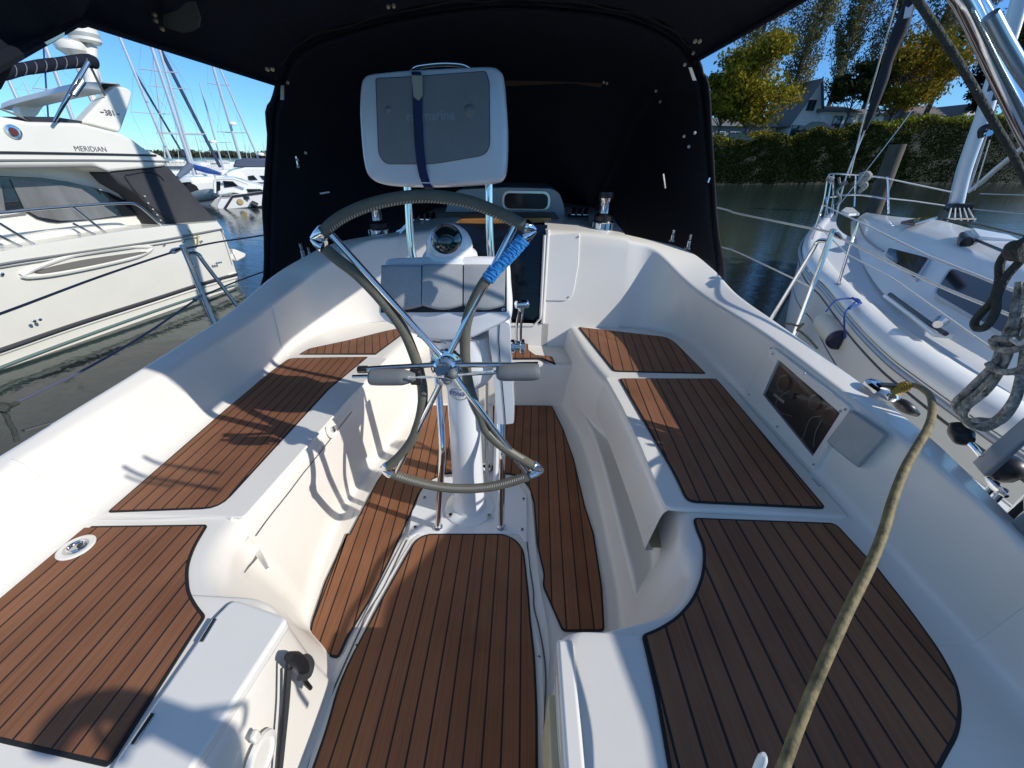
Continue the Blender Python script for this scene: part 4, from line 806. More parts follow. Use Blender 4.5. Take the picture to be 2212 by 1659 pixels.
# ---------------------------------------------------------------- engine control box and throttle
eb = thing('engine_control', PY(1080, 760, 1.19), 'tall white engine control box with a chrome throttle lever right of the pedestal', 'engine control')
y0 = 1.13
L1_ = [PY(*z6(*q), y0) for q in [(1368, 1000), (1385, 960), (1430, 940), (1490, 945), (1508, 985), (1510, 1100), (1520, 1300), (1530, 1480), (1532, 1590), (1510, 1608), (1430, 1608), (1420, 1580), (1408, 1400), (1390, 1200), (1372, 1080)]]
MB().prism(catmull(L1_, 60, True), (0, .085, 0)).build('housing', PAINT, eb, bevel=.014, seg=4)
MB().tube([PY(*z6(*q), y0-.0005) for q in [(1438, 945), (1435, 1100), (1452, 1300), (1470, 1500), (1478, 1608)]], .0016, 6, 20).build('seam', BLK, eb)
MB().lathe(PY(*z6(1512, 1100), y0+.03), [(.022, 0), (.022, .012), (.017, .014), (.017, .03), (.024, .033), (.024, .044), (.010, .048)], 24, (1, 0, 0)).build('pivot', CHROME, eb)
for dx in (-.006, .008): MB().tube([PY(*z6(1570, 1095), y0+.03)+(dx-.004, 0, 0), PY(*z6(1562, 980), y0+.03)+(dx, 0, 0), PY(*z6(1578, 860), y0+.03)+(dx*.7, 0, 0)], .0042, 10, 14).build('lever', CHROME, eb)
MB().tube([PY(*z6(1535, 828), y0+.03), PY(*z6(1548, 828), y0+.03), PY(*z6(1582, 826), y0+.03), PY(*z6(1618, 824), y0+.03), PY(*z6(1630, 822), y0+.03)], [.007, .013, .013, .013, .007], 16, 12).build('knob', CHROME, eb)
MB().lathe(PY(*z6(1578, 848), y0+.03)-(0, 0, .012), [(.005, 0), (.008, .006), (.014, .014)], 16).build('knob_stem', CHROME, eb)

# ---------------------------------------------------------------- folding steering wheel
wc0 = np.array((-.208, .965, .838)); tl = math.radians(6); wnv = norm((0, -math.cos(tl), math.sin(tl)))
wh = thing('helm_wheel', wc0, 'folding steering wheel bound in grey leather, its sides folded inward across the pedestal', 'steering wheel')
WP = lambda px, py, off=0: PP(px, py, wc0, wnv, off)
def rim(P, label, n=60, r=.0147, stitch=True, side=-1, off=0, m=LEATH, s0=.06, s1=.94):
    Q = catmull([WP(*p, off) for p in P], n); o = MB().tube(Q, r, 16).build('rim_section', m, wh, angle=80); o['label'] = label
    if stitch:
        T = np.gradient(Q, axis=0); cen = wc0; sm = MB(); L_ = np.cumsum(np.r_[0, np.linalg.norm(np.diff(Q, axis=0), axis=1)]); k = int(L_[-1]/.0085)
        for s in np.linspace(L_[-1]*s0, L_[-1]*s1, k):
            i = int(np.interp(s, L_, np.arange(n))); p = np.array([np.interp(s, L_, Q[:, a]) for a in range(3)]); tt = norm(T[i]); inw = norm(np.cross(tt, wnv)); inw = inw if np.dot(inw, cen-p) > 0 else -inw
            if side == 0: d_ = norm(wnv*.7-inw*.0+np.array((0, 0, .7)))
            else: d_ = norm(inw*-side*1.0+wnv*.75)
            c = p+d_*(r*.985); a_ = norm(np.cross(d_, tt)); sm.tube([c-a_*.004-tt*.0022, c+d_*.0012, c+a_*.004+tt*.0022], .0009, 5)
        sm.build('stitching', STITCH, o)
    return o
rim([(692, 508), (730, 474), (785, 447), (845, 431), (905, 424), (965, 427), (1020, 438), (1070, 457), (1110, 476), (1138, 492)], 'sunlit top arc of the rim', 80)
rim([z6(300, 465), z6(390, 540), z6(500, 625), z6(620, 745), z6(720, 865), z6(810, 995), z6(870, 1130), z6(915, 1270), z6(937, 1400), z6(927, 1530), z6(893, 1650), b2(690, 735), b2(630, 812), b2(545, 892)], 'left rim section folded inward', 100, stitch=False)
rs = rim([z6(1600, 395), z6(1500, 510), z6(1420, 590), z6(1350, 670), z6(1295, 760), z6(1245, 870), z6(1217, 980), z6(1212, 1100), z6(1218, 1230), z6(1235, 1340), z6(1265, 1450), z6(1315, 1560), b2(1180, 650), b2(1255, 730), b2(1355, 805), b2(1495, 888)], 'right rim section folded inward, its top wrapped in blue tape', 100, side=-1, s0=.45)
rim([b2(560, 935), b2(700, 982), b2(860, 1020), b2(1030, 1035), b2(1200, 1025), b2(1350, 990), b2(1480, 945)], 'bottom arc of the rim with white stitching', 60, r=.0155, side=0)
tq = catmull([WP(*z6(*q)) for q in [(1598, 398), (1540, 465), (1500, 510), (1420, 590), (1360, 665)]], 60)
rr_ = [.0175+.0006*math.sin(i*1.9)+.0005*math.sin(i*.8) for i in range(60)]
MB().tube(tq, rr_, 14).build('tape_wrap', TAPE, rs, angle=25)
for i in range(5, 58, 8):
    MB().tube([tq[i]+norm(wnv)*.0180+norm(np.cross(tq[i+1]-tq[i], wnv))*s*.016*(1 if k else 1)+(tq[i+1]-tq[i])*s*1.2 for k, s in enumerate((-1, -.3, .5, 1))], .0012, 6, 8).build('tape_crease', TAPE, rs)
def cone(base, tip, r0=.0175, r1=.004):
    b_, t_ = WP(*base), WP(*tip); MB().tube([b_, b_+(t_-b_)*.15, b_+(t_-b_)*.55, t_], [r0, r0, r0*.7, r1], 16).build('rim_tip', CHROME, wh)
cone((700, 501), (672, 515)); cone((700, 533), (672, 517)); cone((1134, 489), (1158, 497)); cone((1131, 513), (1158, 499)); cone(b2(545, 890), b2(489, 905)); cone(b2(570, 938), b2(492, 908)); cone(b2(1490, 885), b2(1560, 918)); cone(b2(1475, 945), b2(1555, 925))
hbc = WP(966, 789, .0); spk = [((717, 508), (952, 768)), ((1112, 487), (972, 762)), (b2(600, 925), (951, 829)), (b2(1445, 925), (985, 815))]
for a, b_ in spk: MB().tube([WP(*a), WP(*b_, .01)], .0088, 14).build('spoke', CHROME, wh)
# hub
MB().lathe(hbc-wnv*.03, [(.030, 0), (.033, .01), (.047, .018), (.050, .03), (.046, .040), (.030, .043), (.030, .05), (.034, .053), (.034, .066), (.026, .073)], 40, wnv).build('hub', CHROME, wh)
for k in range(6):
    a = k*math.pi/3+.3; d_ = np.array((math.cos(a), 0, 0))+norm(np.cross((1, 0, 0), wnv))*math.sin(a); MB().lathe(hbc+d_*.04+wnv*.009, [(.0045, 0), (.0045, .002)], 12, wnv).build('hub_bolt', BLK, wh)
# ball knobs on the hub
for q in ((930, 325), (965, 285)): MB().lathe(WP(*b2(*q), .055), [(.0135*math.cos(a), .0135*math.sin(a)) for a in np.linspace(-1.4, 1.4, 9)], 18, wnv).build('knob', RUBG, wh)
# telescoping side arms with rubber grips
MB().tube([WP(*z6(515, 1252), .035), WP(*z6(640, 1244), .035), WP(*z6(1010, 1222), .02)], .0075, 12).build('side_arm', CHROME, wh)
MB().tube([WP(*z6(480, 1300), .06), WP(*z6(600, 1298), .06)], .0058, 12).build('side_arm', CHROME, wh)
MB().tube([WP(*z6(1140, 1222), .02), WP(*z6(1440, 1222), .045), WP(*z6(1690, 1220), .045)], .0078, 12).build('side_arm', CHROME, wh)
MB().tube([WP(*z6(1150, 1285), .055), WP(*z6(1440, 1270), .055)], .0058, 12).build('side_arm', CHROME, wh)
sp_ = MB()
for k in range(7): c = WP(*z6(518+k*9, 1252), .035); sp_.tube([c+(0, .010*math.cos(a), .010*math.sin(a)) for a in np.linspace(0, 6.28, 12)], .0012, 5)
sp_.build('spring', BLK, wh)
def grip(P, off, rr_, lab): o = MB().tube([WP(*z6(*q), off) for q in P], rr_, 20, 30).build('grip', RUBG, wh, angle=80); o['label'] = lab; return o
grip([(590, 1300), (620, 1302), (740, 1302), (830, 1302), (888, 1300)], .06, [.018, .0225, .0235, .0235, .023, .017, .010], 'left grey rubber grip')
grip([(1418, 1275), (1450, 1274), (1560, 1270), (1660, 1268), (1702, 1262)], .055, [.014, .020, .0235, .024, .024, .0225, .019], 'right grey rubber grip')
for a, b_, o1 in (((838, 1305), (1075, 1300), .085), ((1165, 1290), (1400, 1262), .08)):
    for dz in (-.0022, .0022): MB().tube([WP(*z6(*a), o1)+(0, 0, dz), WP(*z6((a[0]+b_[0])/2, (a[1]+b_[1])/2), o1)+(0, 0, -dz), WP(*z6(*b_), o1)+(0, 0, dz)], .0017, 6, 20).build('cord', ROPEW, wh)
MB().box(WP(*z6(890, 1300), .045), .03, .02, .045).build('bracket', BLK, wh, bevel=.004)
# ---------------------------------------------------------------- engine panel and speaker cover on the starboard backrest
e0 = np.array((1.037, 1.1, .57)); en = norm((-.99, 0, .12))
PE = lambda q, off: PP(*z8(*q), e0, en, off)
ep = thing('engine_gauges', PE((300, 1100), 0), 'dark engine gauge panel behind a framed clear window in the starboard backrest', 'engine panel')
fo = roundpoly([PE(q, .018) for q in [(188, 778), (622, 1115), (412, 1455), (40, 1050)]], .018)
fi = roundpoly([PE(q, .018) for q in [(225, 850), (562, 1143), (413, 1378), (140, 1040)]], .006)
m_ = MB(); n0 = len(fo); fo2 = [p-en*.02 for p in fo]; fi2 = [p-en*.02 for p in fi]
m_.add(fo+fi+fo2+fi2, [(i, (i+1) % n0, n0+(i+1) % n0, n0+i) for i in range(n0)]+[(i, (i+1) % n0, 2*n0+(i+1) % n0, 2*n0+i) for i in range(n0)]+[(n0+i, n0+(i+1) % n0, 3*n0+(i+1) % n0, 3*n0+i) for i in range(n0)])
m_.build('frame', GELS, ep, bevel=.003)
MB().prism([PE(q, .0035) for q in [(205, 835), (572, 1133), (412, 1388), (110, 1036)]], en*.001).build('backing', mat('dark_panel_plastic', (.022, .022, .024), .35, coat=.3), ep)
for q in [(188, 790), (370, 927), (592, 1123), (420, 1423), (222, 1217), (68, 1042), (196, 820), (565, 1132)]: screw(ep, PE(q, .0205), .0038, en)
ringm = mat('gauge_rim', (.10, .10, .10), .3, coat=.5)
for q, r in (((258, 980), .034), ((430, 1085), .028), ((510, 1160), .030)):
    g_ = MB().lathe(PE(q, .005), [(r, 0), (r, .004), (r*.86, .006)], 28, en).build('gauge', ringm, ep); MB().lathe(PE(q, .011), [(r*.82, 0), (r*.8, .0008)], 28, en).build('dial', mat('dial_black', (.02, .02, .022), .3), g_)
MB().lathe(PE((318, 1050), .005), [(.011, 0), (.010, .012)], 16, en).build('key_switch', BLK, ep)
text('YANMAR', PE((230, 1062), .0055), .017, mat('pale_lettering', (.6, .6, .5), .6), ep, 'panel_lettering', en, (0, 0, 1), .0003, right=PE((258, 1085), 0)-PE((203, 1042), 0), bold=.0004)
for q in ([(290, 1020), (230, 1060), (215, 1100), (245, 1140), (300, 1160)], [(355, 1300), (400, 1180), (450, 1160), (470, 1170), (430, 1250), (420, 1330)], [(350, 1040), (470, 1085), (540, 1120)]):
    MB().tube([PE(k_, .0075) for k_ in q], .0013, 6, 30).build('wire', mat('beige_wire', (.28, .27, .23), .6), ep)
CLR = mat('clear_window', (1, 1, 1), .02, trans=1.0); CLR.node_tree.nodes['Principled BSDF'].inputs['IOR'].default_value = 1.25
MB().prism([PE(q, .0125) for q in [(205, 835), (572, 1138), (413, 1390), (118, 1038)]], en*.002).build('window', CLR, ep, smooth=False)
# grey cover
gc = thing('speaker_cover', PE((650, 1290), 0), 'grey rectangular plastic cover on the starboard backrest aft of the engine panel', 'speaker')
A_ = roundpoly([PE(q, .0) for q in [(622, 1122), (835, 1262), (668, 1445), (485, 1300)]], .008); B_ = roundpoly([PE(q, .035) for q in [(618, 1132), (806, 1262), (655, 1428), (492, 1296)]], .008)
MB().loft2(A_, B_).build('cover', GREYC, gc, bevel=.004)
# ---------------------------------------------------------------- shore power inlet and cable
sp0 = PZ(*z8(795, 1000), .72); si = thing('shore_power_inlet', sp0, 'round chrome shore power inlet on the outer starboard coaming', 'power inlet')
MB().lathe(sp0-(0, 0, .02), [(.05, 0), (.052, .012), (.045, .022), (.02, .028)], 30, norm((.25, -.1, 1))).build('flange', CHROME, si)
MB().box(sp0+(0.0, -.01, .012), .05, .02, .008).build('cap_slot', BLK, si)
cab = thing('shore_power_cable', PZ(1960, 950, .85), 'thick dirty yellow shore power cable rising over the starboard helm seat', 'cable')
CB = [((1940, 842), 0.725), ((1965, 832), 0.735), ((1990, 838), 0.76), ((2010, 858), 0.79), ((2013, 895), 0.81), ((2003, 927), 0.815), ((1980, 967), 0.81), ((1954, 1014), 0.8), ((1928, 1082), 0.78), ((1911, 1140), 0.76), ((1882, 1216), 0.73), ((1834, 1314), 0.7), ((1794, 1402), 0.67), ((1760, 1480), 0.64), ((1726, 1565), 0.61), ((1694, 1652), 0.585), ((1650, 1760), 0.56)]
MB().tube([PZ(*p, z) for p, z in CB], .0082, 18, 140).build('cable', YELC, cab)
Y2 = [PZ(*z8(820, 1050), .70), PZ(*z8(850, 1040), .71), PZ(*z8(885, 1010), .725), PZ(*z8(930, 995), .735)]
MB().tube(Y2, [.017, .016, .0145, .0125], 16, 20).build('boot', YEL, cab)
for k in range(5): c = catmull(Y2, 20)[10+k*2]; MB().tube([c+(0, .0165*math.cos(a), .0165*math.sin(a)) for a in np.linspace(0, 6.28, 14)], .0016, 5).build('boot_rib', YEL, cab)
dk = thing('deck_block', PZ(*z8(920, 1110), .6), 'black deck block lying outside the starboard coaming under the shore cable', 'block')
MB().tube([PZ(*z8(860, 1070), .62), PZ(*z8(920, 1110), .62), PZ(*z8(985, 1150), .60)], [.012, .022, .020, .010], 12, 14).build('body', BLK, dk)
# rope coil
rc = thing('rope_coil', PX(2150, 700, 1.34), 'coil of grey and black mooring rope hanging from the rail at the right edge', 'rope')
kx = 1.32; mb = MB(); ncoil = 11
for k in range(ncoil):
    f = k/(ncoil-1); dx = RNG.uniform(-.02, .02)
    L_ = [(1560+RNG.uniform(-30, 30), 430), (1500+f*40, 620), (1445+f*60+RNG.uniform(-12, 12), 770), (1390+f*70, 880), (1260+f*110, 1010+f*10), (1185+f*70, 1090+f*30), (1230+f*30, 1160+25*f), (1330+RNG.uniform(-20, 20), 1225+RNG.uniform(-50, 12)), (1440-f*25, 1190-f*20), (1520-f*20, 1090-f*20), (1560-f*25, 960), (1590-f*30, 820), (1600-f*20, 620)]
    mb.tube([PX(*z8(*q), kx+dx+RNG.uniform(-.012, .012)) for q in L_], .0072, 9, 70)
mb.build('strands', ROPE, rc)
MB().tube([PX(*z8(*q), kx-.03) for q in [(1390, 740), (1420, 790), (1500, 800), (1570, 770), (1600, 740), (1500, 745), (1400, 735)]], .009, 9, 50).build('wrapping_turn', ROPE, rc)
MB().tube([PX(*z8(*q), kx-.035) for q in [(1370, 870), (1400, 900), (1480, 920), (1560, 900), (1620, 860)]], .009, 9, 40).build('wrapping_turn', ROPE, rc)
MB().tube([PX(*z8(*q), kx-.05) for q in [(1500, 740), (1540, 765), (1580, 745), (1600, 735)]], .006, 8, 20).build('lashing', ROPEW, rc)
dlp = thing('dark_rope_loop', PX(2120, 650, 1.3), 'dark green rope loop hanging beside the grey coil at the right edge', 'rope')
MB().tube([PX(*z8(*q), 1.27) for q in [(1600, 180), (1540, 225), (1480, 260), (1435, 330), (1430, 420), (1400, 520), (1330, 600), (1295, 650), (1310, 682), (1360, 670), (1410, 590), (1420, 500), (1470, 400), (1540, 320), (1600, 250)]], .0095, 10, 100).build('strand', ROPEK, dlp)
MB().tube([PX(*z8(*q), 1.25) for q in [(1490, 225), (1530, 250), (1600, 255)]], [.012, .03, .03], 10, 10).build('knot', ROPEK, dlp)
# flat strut, blocks and aft cleat at the right edge
t = thing('support_strut', PX(2150, 970, 1.3), 'flat grey strut slanting up outside the starboard coaming under the rope coil', 'strut')
MB().prism([PX(*c3(*q), 1.32) for q in [(640, 1085), (715, 1170), (953, 950), (1100, 815), (1100, 700), (953, 815)]], (.02, 0, 0)).build('bar', mat('grey_aluminium', (.42, .43, .45), .45, .3), t, bevel=.003)
t = thing('deck_fender', PX(2160, 1030, 1.5), 'black rounded fender lying below the grey strut', 'fender')
MB().tube([PX(*c3(*q), 1.5) for q in [(740, 1130), (790, 1120), (850, 1090), (870, 1050)]], [.02, .05, .05, .02], 14, 14).build('body', BLK, t)
t = thing('shackle_block', PX(2090, 820, 1.3), 'black rope block with chrome shackle hanging left of the coil', 'block')
MB().tube([PX(*c3(*q), 1.3) for q in [(545, 850), (560, 900), (600, 940), (640, 960)]], [.012, .024, .028, .012], 12, 14).build('cheek', BLK, t)
MB().tube([PX(*c3(*q), 1.3) for q in [(600, 940), (660, 1000), (700, 1050)]], .007, 8).build('shackle', CHROME, t)
t = thing('stern_winch', PX(2212, 1165, 1.12), 'chrome winch partly cut by the right edge on the aft starboard coaming', 'winch')
MB().lathe(PX(2222, 1195, 1.14), [(.075, 0), (.07, .02), (.05, .04), (.048, .09), (.062, .12), (.03, .13)], 36).build('drum', BRUSH, t)
t = thing('mooring_cleat', PZ(*c3(800, 1245), .60), 'chrome cleat in shadow on the starboard side deck', 'cleat')
MB().tube([PZ(*c3(*q), .52) for q in [(735, 1180), (790, 1240), (850, 1290)]], [.006, .012, .006], 10, 16).build('horn', CHROME, t)
for q in ((770, 1225), (820, 1268)): p = PZ(*c3(*q), .50); MB().tube([p-(0, 0, .12), p+(0, 0, .015)], .009, 10).build('leg', CHROME, t)
# white rod end at the very bottom
t = thing('flagpole_tip', PY(1648, 1640, .33), 'small rounded white rod end at the bottom edge beside the shore cable', 'pole')
MB().tube([PY(1628, 1720, .17), PY(1636, 1670, .175), PY(1647, 1640, .18), PY(1651, 1630, .18)], [.006, .006, .0055, .0025], 14, 16).build('rod', mat('white_plastic', (.8, .8, .76), .35), t)
# ---------------------------------------------------------------- stanchions and lifelines
def stanchion(P, Q, braceP, x, label, grp='gate stanchions'):
    t = thing('gate_stanchion', PX(*Q, x)-(0, 0, .2), label, 'stanchion', grp)
    a, b_ = PX(*P, x), PX(*Q, x); d_ = b_-a; b_ = a+d_*((a[2]-.36)/(a[2]-b_[2])); MB().tube([a, b_], .0125, 14).build('post', CHROME, t)
    L_ = [PX(*p, x) for p in braceP]; e = L_[-1]-L_[-2]; L_.append(L_[-1]+e*((L_[-1][2]-.36)/max(.01, -e[2]))); MB().tube(L_, .0105, 12, 50).build('brace', CHROME, t)
    MB().lathe(b_, [(.035, 0), (.035, .01), (.016, .02)], 18).build('foot', BRUSH, t); MB().lathe(a-(0, 0, .012), [(.014, 0), (.014, .014), (.008, .018)], 14).build('cap', CHROME, t)
stanchion((394, 531), (461, 693), [(405, 548), (412, 546), (422, 546.5), (432, 553), (440, 566), (515.8, 665)], -1.7, 'leaning polished gate stanchion outside the port coaming')
stanchion((1800, 497), (1726, 697), [(1789, 521), (1780, 519.5), (1770, 520), (1762, 527), (1752, 546), (1670.4, 681)], 1.55, 'leaning polished gate stanchion outside the starboard coaming')
def line(P, r, label, m=WIRE, name='lifeline', grp=None, sm=24): return tag(MB().tube(P, r, 8, sm).build(name, m), label, 'lifeline', grp)
line([PX(p[0], p[1], -1.7) for p in [(-120, 716), (0, 678), (198, 604), (320, 562), (394, 538)]], .0045, 'upper grey port lifeline running aft from the leaning gate stanchion', WIRED)
line([PX(p[0], p[1], -1.7) for p in [(396, 538), (470, 523), (558.8, 509.6), (700, 485)]], .0045, 'upper port lifeline from the gate stanchion forward to the black dodger', WIRED)
line([PX(p[0], p[1], -1.7) for p in [(-60, 905), (0, 885), (80, 848), (198, 790), (320, 718), (432, 641)]], .005, 'lower sagging port lifeline ending in a rope tail at the left edge', WIRED)
line([PX(p[0], p[1], -1.7) for p in [(432, 641), (535, 599), (650, 560)]], .0045, 'lower port lifeline from the gate stanchion forward', WIRED)
line([PX(p[0], p[1], 1.55) for p in [(1450, 427), (1556, 450), (1591, 460.7), (1700, 483), (1792, 501)]], .0055, 'upper white starboard lifeline from the dodger to the gate stanchion', ROPEW)
line([PX(p[0], p[1], 1.55) for p in [(1800, 505), (1830, 521), (2011, 609.5), (2178, 679), (2300, 735)]], .0055, 'upper white starboard lifeline aft of the gate stanchion, in front of the neighbouring sloop', ROPEW)
line([PX(p[0], p[1], 1.55) for p in [(1470, 508), (1556, 533), (1591, 544), (1714, 601.6), (1757, 623)]], .0045, 'lower white starboard lifeline from the dodger to the gate stanchion', ROPEW)
t = thing('lifeline_shackle', PX(386, 541, -1.7), 'chrome turnbuckle joining the port lifeline to the top of its stanchion', 'shackle'); MB().tube([PX(368, 546, -1.7), PX(378, 541, -1.7), PX(392, 536, -1.7)], [.006, .013, .011, .006], 10, 12).build('body', BRUSH, t)
t = thing('lifeline_shackle', PX(428, 643, -1.7), 'chrome shackle where the lower port lifeline meets its stanchion', 'shackle'); MB().tube([PX(420, 648, -1.7), PX(432, 640, -1.7)], .011, 10).build('body', BRUSH, t)
t = thing('lifeline_shackle', PX(1808, 508, 1.55), 'chrome turnbuckle on top of the starboard gate stanchion', 'shackle'); MB().tube([PX(1798, 503, 1.54), PX(1808, 507, 1.54), PX(1818, 515, 1.54)], [.006, .014, .006], 10, 12).build('body', BRUSH, t)
t = thing('lashing', PX(1722, 702, 1.53), 'dark lashing tied round the foot of the starboard gate stanchion', 'lashing')
MB().tube([PX(*z8(*q), 1.54) for q in [(262, 655), (300, 660), (340, 668), (365, 655), (330, 690), (350, 700), (400, 745), (440, 790)]], .006, 8, 40).build('cord', ROPEK, t)
t = thing('rope_tail', PX(20, 900, -1.68), 'dark rope tail hanging from the lower port lifeline at the left edge', 'rope')
MB().tube([PX(*z5(*q), -1.69) for q in [(0, 1530), (20, 1500), (60, 1490), (120, 1470)]], [.016, .02, .010, .006], 10, 16).build('splice', ROPEK, t)
MB().tube([PX(*z5(*q), -1.69) for q in [(20, 1520), (45, 1560), (60, 1600), (90, 1650), (110, 1720)]], .007, 8, 20).build('tail', ROPEK, t)
# ---------------------------------------------------------------- small fittings
rg = thing('lifting_ring', PZ(*b1(500, 1090), S_+.01), 'oval chrome lifting ring set in the port helm seat teak', 'ring'); c = PZ(*b1(500, 1090), S_+.0062)
MB().lathe(c, [(.040, 0), (.040, .003), (.036, .005), (.030, .004)], 36).build('flange', GELS, rg); MB().lathe(c+(0, 0, .0035), [(.029, 0), (.024, .001)], 30).build('well', BRUSH, rg)
MB().tube([c+np.array((.018*math.cos(a)+.002, .018*math.sin(a), .0065)) for a in np.linspace(0, 6.28, 24)], .0028, 8).build('pull_ring', CHROME, rg)
MB().lathe(c+(.010, .004, .004), [(.008, 0), (.007, .004)], 16).build('hub', BLK, rg)
lt = thing('locker_latch', onsurf(prt, 718, 926, .003, (7, 22)), 'small chrome keyed latch in a round recess on the port seat front', 'latch'); c = onsurf(prt, 716, 928, .002, (7, 22)); nn = norm((1, 0, .25))
MB().lathe(c, [(.036, 0), (.035, .002), (.031, .001)], 30, nn).build('recess', GELS, lt); MB().lathe(c, [(.013, 0), (.013, .012), (.009, .015)], 18, nn).build('barrel', CHROME, lt); MB().box(c+nn*.02+np.array((0, 0, .005)), .012, .005, .022).build('key', BRUSH, lt, bevel=.002)
# clip and cord on the locker side
cl = thing('deck_shower', fcp(*b5(500, 960), .02), 'black plastic shower handle clipped to the white locker side, with its hose hanging', 'shower handle')
MB().tube([fcp(*b5(*q), .028) for q in [(425, 870), (470, 890), (510, 930), (540, 970)]], [.010, .016, .017, .012], 14, 14).build('head', BLK, cl)
MB().tube([fcp(*b5(*q), .032) for q in [(500, 900), (540, 890), (565, 930), (550, 1000), (500, 1020)]], [.006, .012, .014, .012, .007], 12, 16).build('body', mat('grey_black_plastic', (.04, .042, .045), .45), cl)
MB().tube([fcp(*b5(*q), .03) for q in [(510, 1010), (540, 1050), (580, 1095)]], [.007, .006, .005], 10, 10).build('nozzle', BLK, cl)
MB().tube([fcp(*b5(*q), .022) for q in [(415, 880), (405, 960), (388, 1200), (362, 1450), (345, 1659), (330, 1800)]], .0035, 8, 40).build('hose', BLK, cl); MB().tube([fcp(*b5(*q), .020) for q in [(432, 960), (415, 1200), (390, 1450), (368, 1659), (350, 1800)]], .0052, 8, 40).build('hose', mat('dark_hose', (.03, .032, .035), .6), cl)
sd = thing('shower_box_lid', fcp(*b5(230, 1560), .01), 'round white shower box lid with a hinged tab on the locker side, bottom edge', 'lid')
cx_ = fcp(*b5(215, 1590), .006); MB().lathe(cx_, [(.048, 0), (.046, .008), (.036, .010), (.034, .006)], 36, (1, 0, .0)).build('lid', GELS, sd); MB().box(fcp(*b5(190, 1440), .012), .012, .018, .03).build('tab', GELS, sd, bevel=.004)
# mast and boom ahead of the dodger (hidden by it, but their shadow falls on the motor yacht)
mst = thing('mast', (-.15, 4.9, .7), 'aluminium mast of the boat the photo is taken from, hidden behind the dodger', 'mast'); MB().tube([(-.15, 4.9, .6), (-.15, 4.85, 8), (-.15, 4.75, 15)], .10, 16).build('spar', mat('mast_grey', (.5, .5, .5), .4, .5), mst)

wcl = thing('added_shade_cloth', (1.5, -.2, .4), 'added black cloth out of view that shades the starboard seats', 'shade blocker')  # added out of view, only to keep the sun off the starboard seats
G = []
for y in np.linspace(.86, -1.3, 30):
    zt = np.interp(y, [-1.3, .2, .5, .86], [1.22, 1.20, 1.12, 1.03])+.012*math.sin(y*9); G.append([(1.50+.012*math.sin(y*7+zz*9), y, .38+(zt-.38)*zz) for zz in np.linspace(0, 1, 6)])
MB().grid(G).build('cloth', BLACKC, wcl, thick=.003)
MB().tube([(1.52, .86, .36), (1.52, .86, 1.02), (1.52, .3, 1.18), (1.52, -1.3, 1.22)], .0125, 12).build('stern_rail', CHROME, wcl)
lb = thing('added_shadow_caster', (.5, -.15, 1.3), 'added dark tubes behind the camera that cast the shadows on the port seat', 'added_shadow_caster')  # added, unseen: tubes follow the port seat's shadow outlines, moved towards the sun
up_ = lambda L_, d=1.75: [PZ(*q, .43)+SUN*d for q in L_]
MB().tube(up_([(100, 1627), (131, 1573), (182, 1536), (243, 1522), (292, 1527), (340, 1548), (426, 1585), (486, 1609), (547, 1643), (596, 1682), (640, 1740)]), [.02, .022, .024, .024, .026, .03, .034, .034, .034], 12, 50).build('caster_arc', BLACKC, lb)
MB().tube(up_([(316, 1545), (285, 1575), (262, 1600), (255, 1640)]), [.024, .02, .01], 10, 16).build('caster_tail', BLACKC, lb)
MB().tube(up_([(201, 1548), (219, 1597), (243, 1621)]), .006, 8, 16).build('strap', NAVY, lb)  # this and the next: thin tubes added for thin shadow lines
MB().tube(up_([(359, 1548), (456, 1533), (535, 1527), (584, 1536), (608, 1566), (615, 1600)]), .006, 8, 40).build('strap', NAVY, lb)
# ================================================================ NEIGHBOURING BOATS
BW_ = mat('boat_white', (.83, .82, .78), .3, coat=.3, vary=.05, vscale=1.2)
BWC = mat('boat_cream', (.74, .72, .64), .35, coat=.2, vary=.05, vscale=1)
SMK = mat('smoked_window', (.012, .016, .02), .05, spec=.8, coat=.5)
TRIM = mat('black_trim', (.03, .03, .035), .4)
GREYT = mat('grey_trim', (.20, .20, .20), .4)
ALU = mat('mast_aluminium', (.60, .61, .62), .38, .45, bump=.05, bscale=3)
class Plane:
    """vertical reference plane through two waterline points; n points away from the viewer"""
    def __init__(s, A, B):
        s.a = np.array(A, float); s.u = norm((np.array(B)-s.a)*(1, 1, 0)); s.n = np.array((-s.u[1], s.u[0], 0)); s.n = s.n if np.dot(s.n, s.a-CAM) > 0 else -s.n
    def __call__(s, q, off=0): return PP(q[0], q[1], s.a, s.n, off)
    def ex(s): return getattr(s, 'e', s.n)
    def prism(s, Q, off, depth, sm=0, r=0):
        P_ = [s(q, off) for q in Q]
        if r: P_ = roundpoly(P_, r)
        if sm: P_ = catmull(P_, sm, True)
        return MB().prism(P_, s.ex()*depth)
    def taper(s, Q, off, depth, sh=.9, inset=.2, sm=0):
        P_ = [s(q, off) for q in Q]
        if sm: P_ = catmull(P_, sm, True)
        c = np.mean(P_, axis=0); A_ = [c+(p-c)*sh for p in P_]; m = MB(); n0 = len(P_)
        B_ = [p+s.n*inset for p in P_]; C_ = [p+s.n*(depth-inset) for p in P_]; D_ = [p+s.n*depth for p in A_]
        m.loft2(A_, B_); m.f.pop(1); o = n0
        m.add(B_+C_, [(i, (i+1) % n0, n0+(i+1) % n0, n0+i) for i in range(n0)]); m.add(C_+D_, [(i, (i+1) % n0, n0+(i+1) % n0, n0+i) for i in range(n0)]); m.add(D_, [tuple(range(n0))]); return m
    def tube(s, Q, off, r, n=8, sm=0): return MB().tube([s(q, off) for q in Q], r, n, sm)
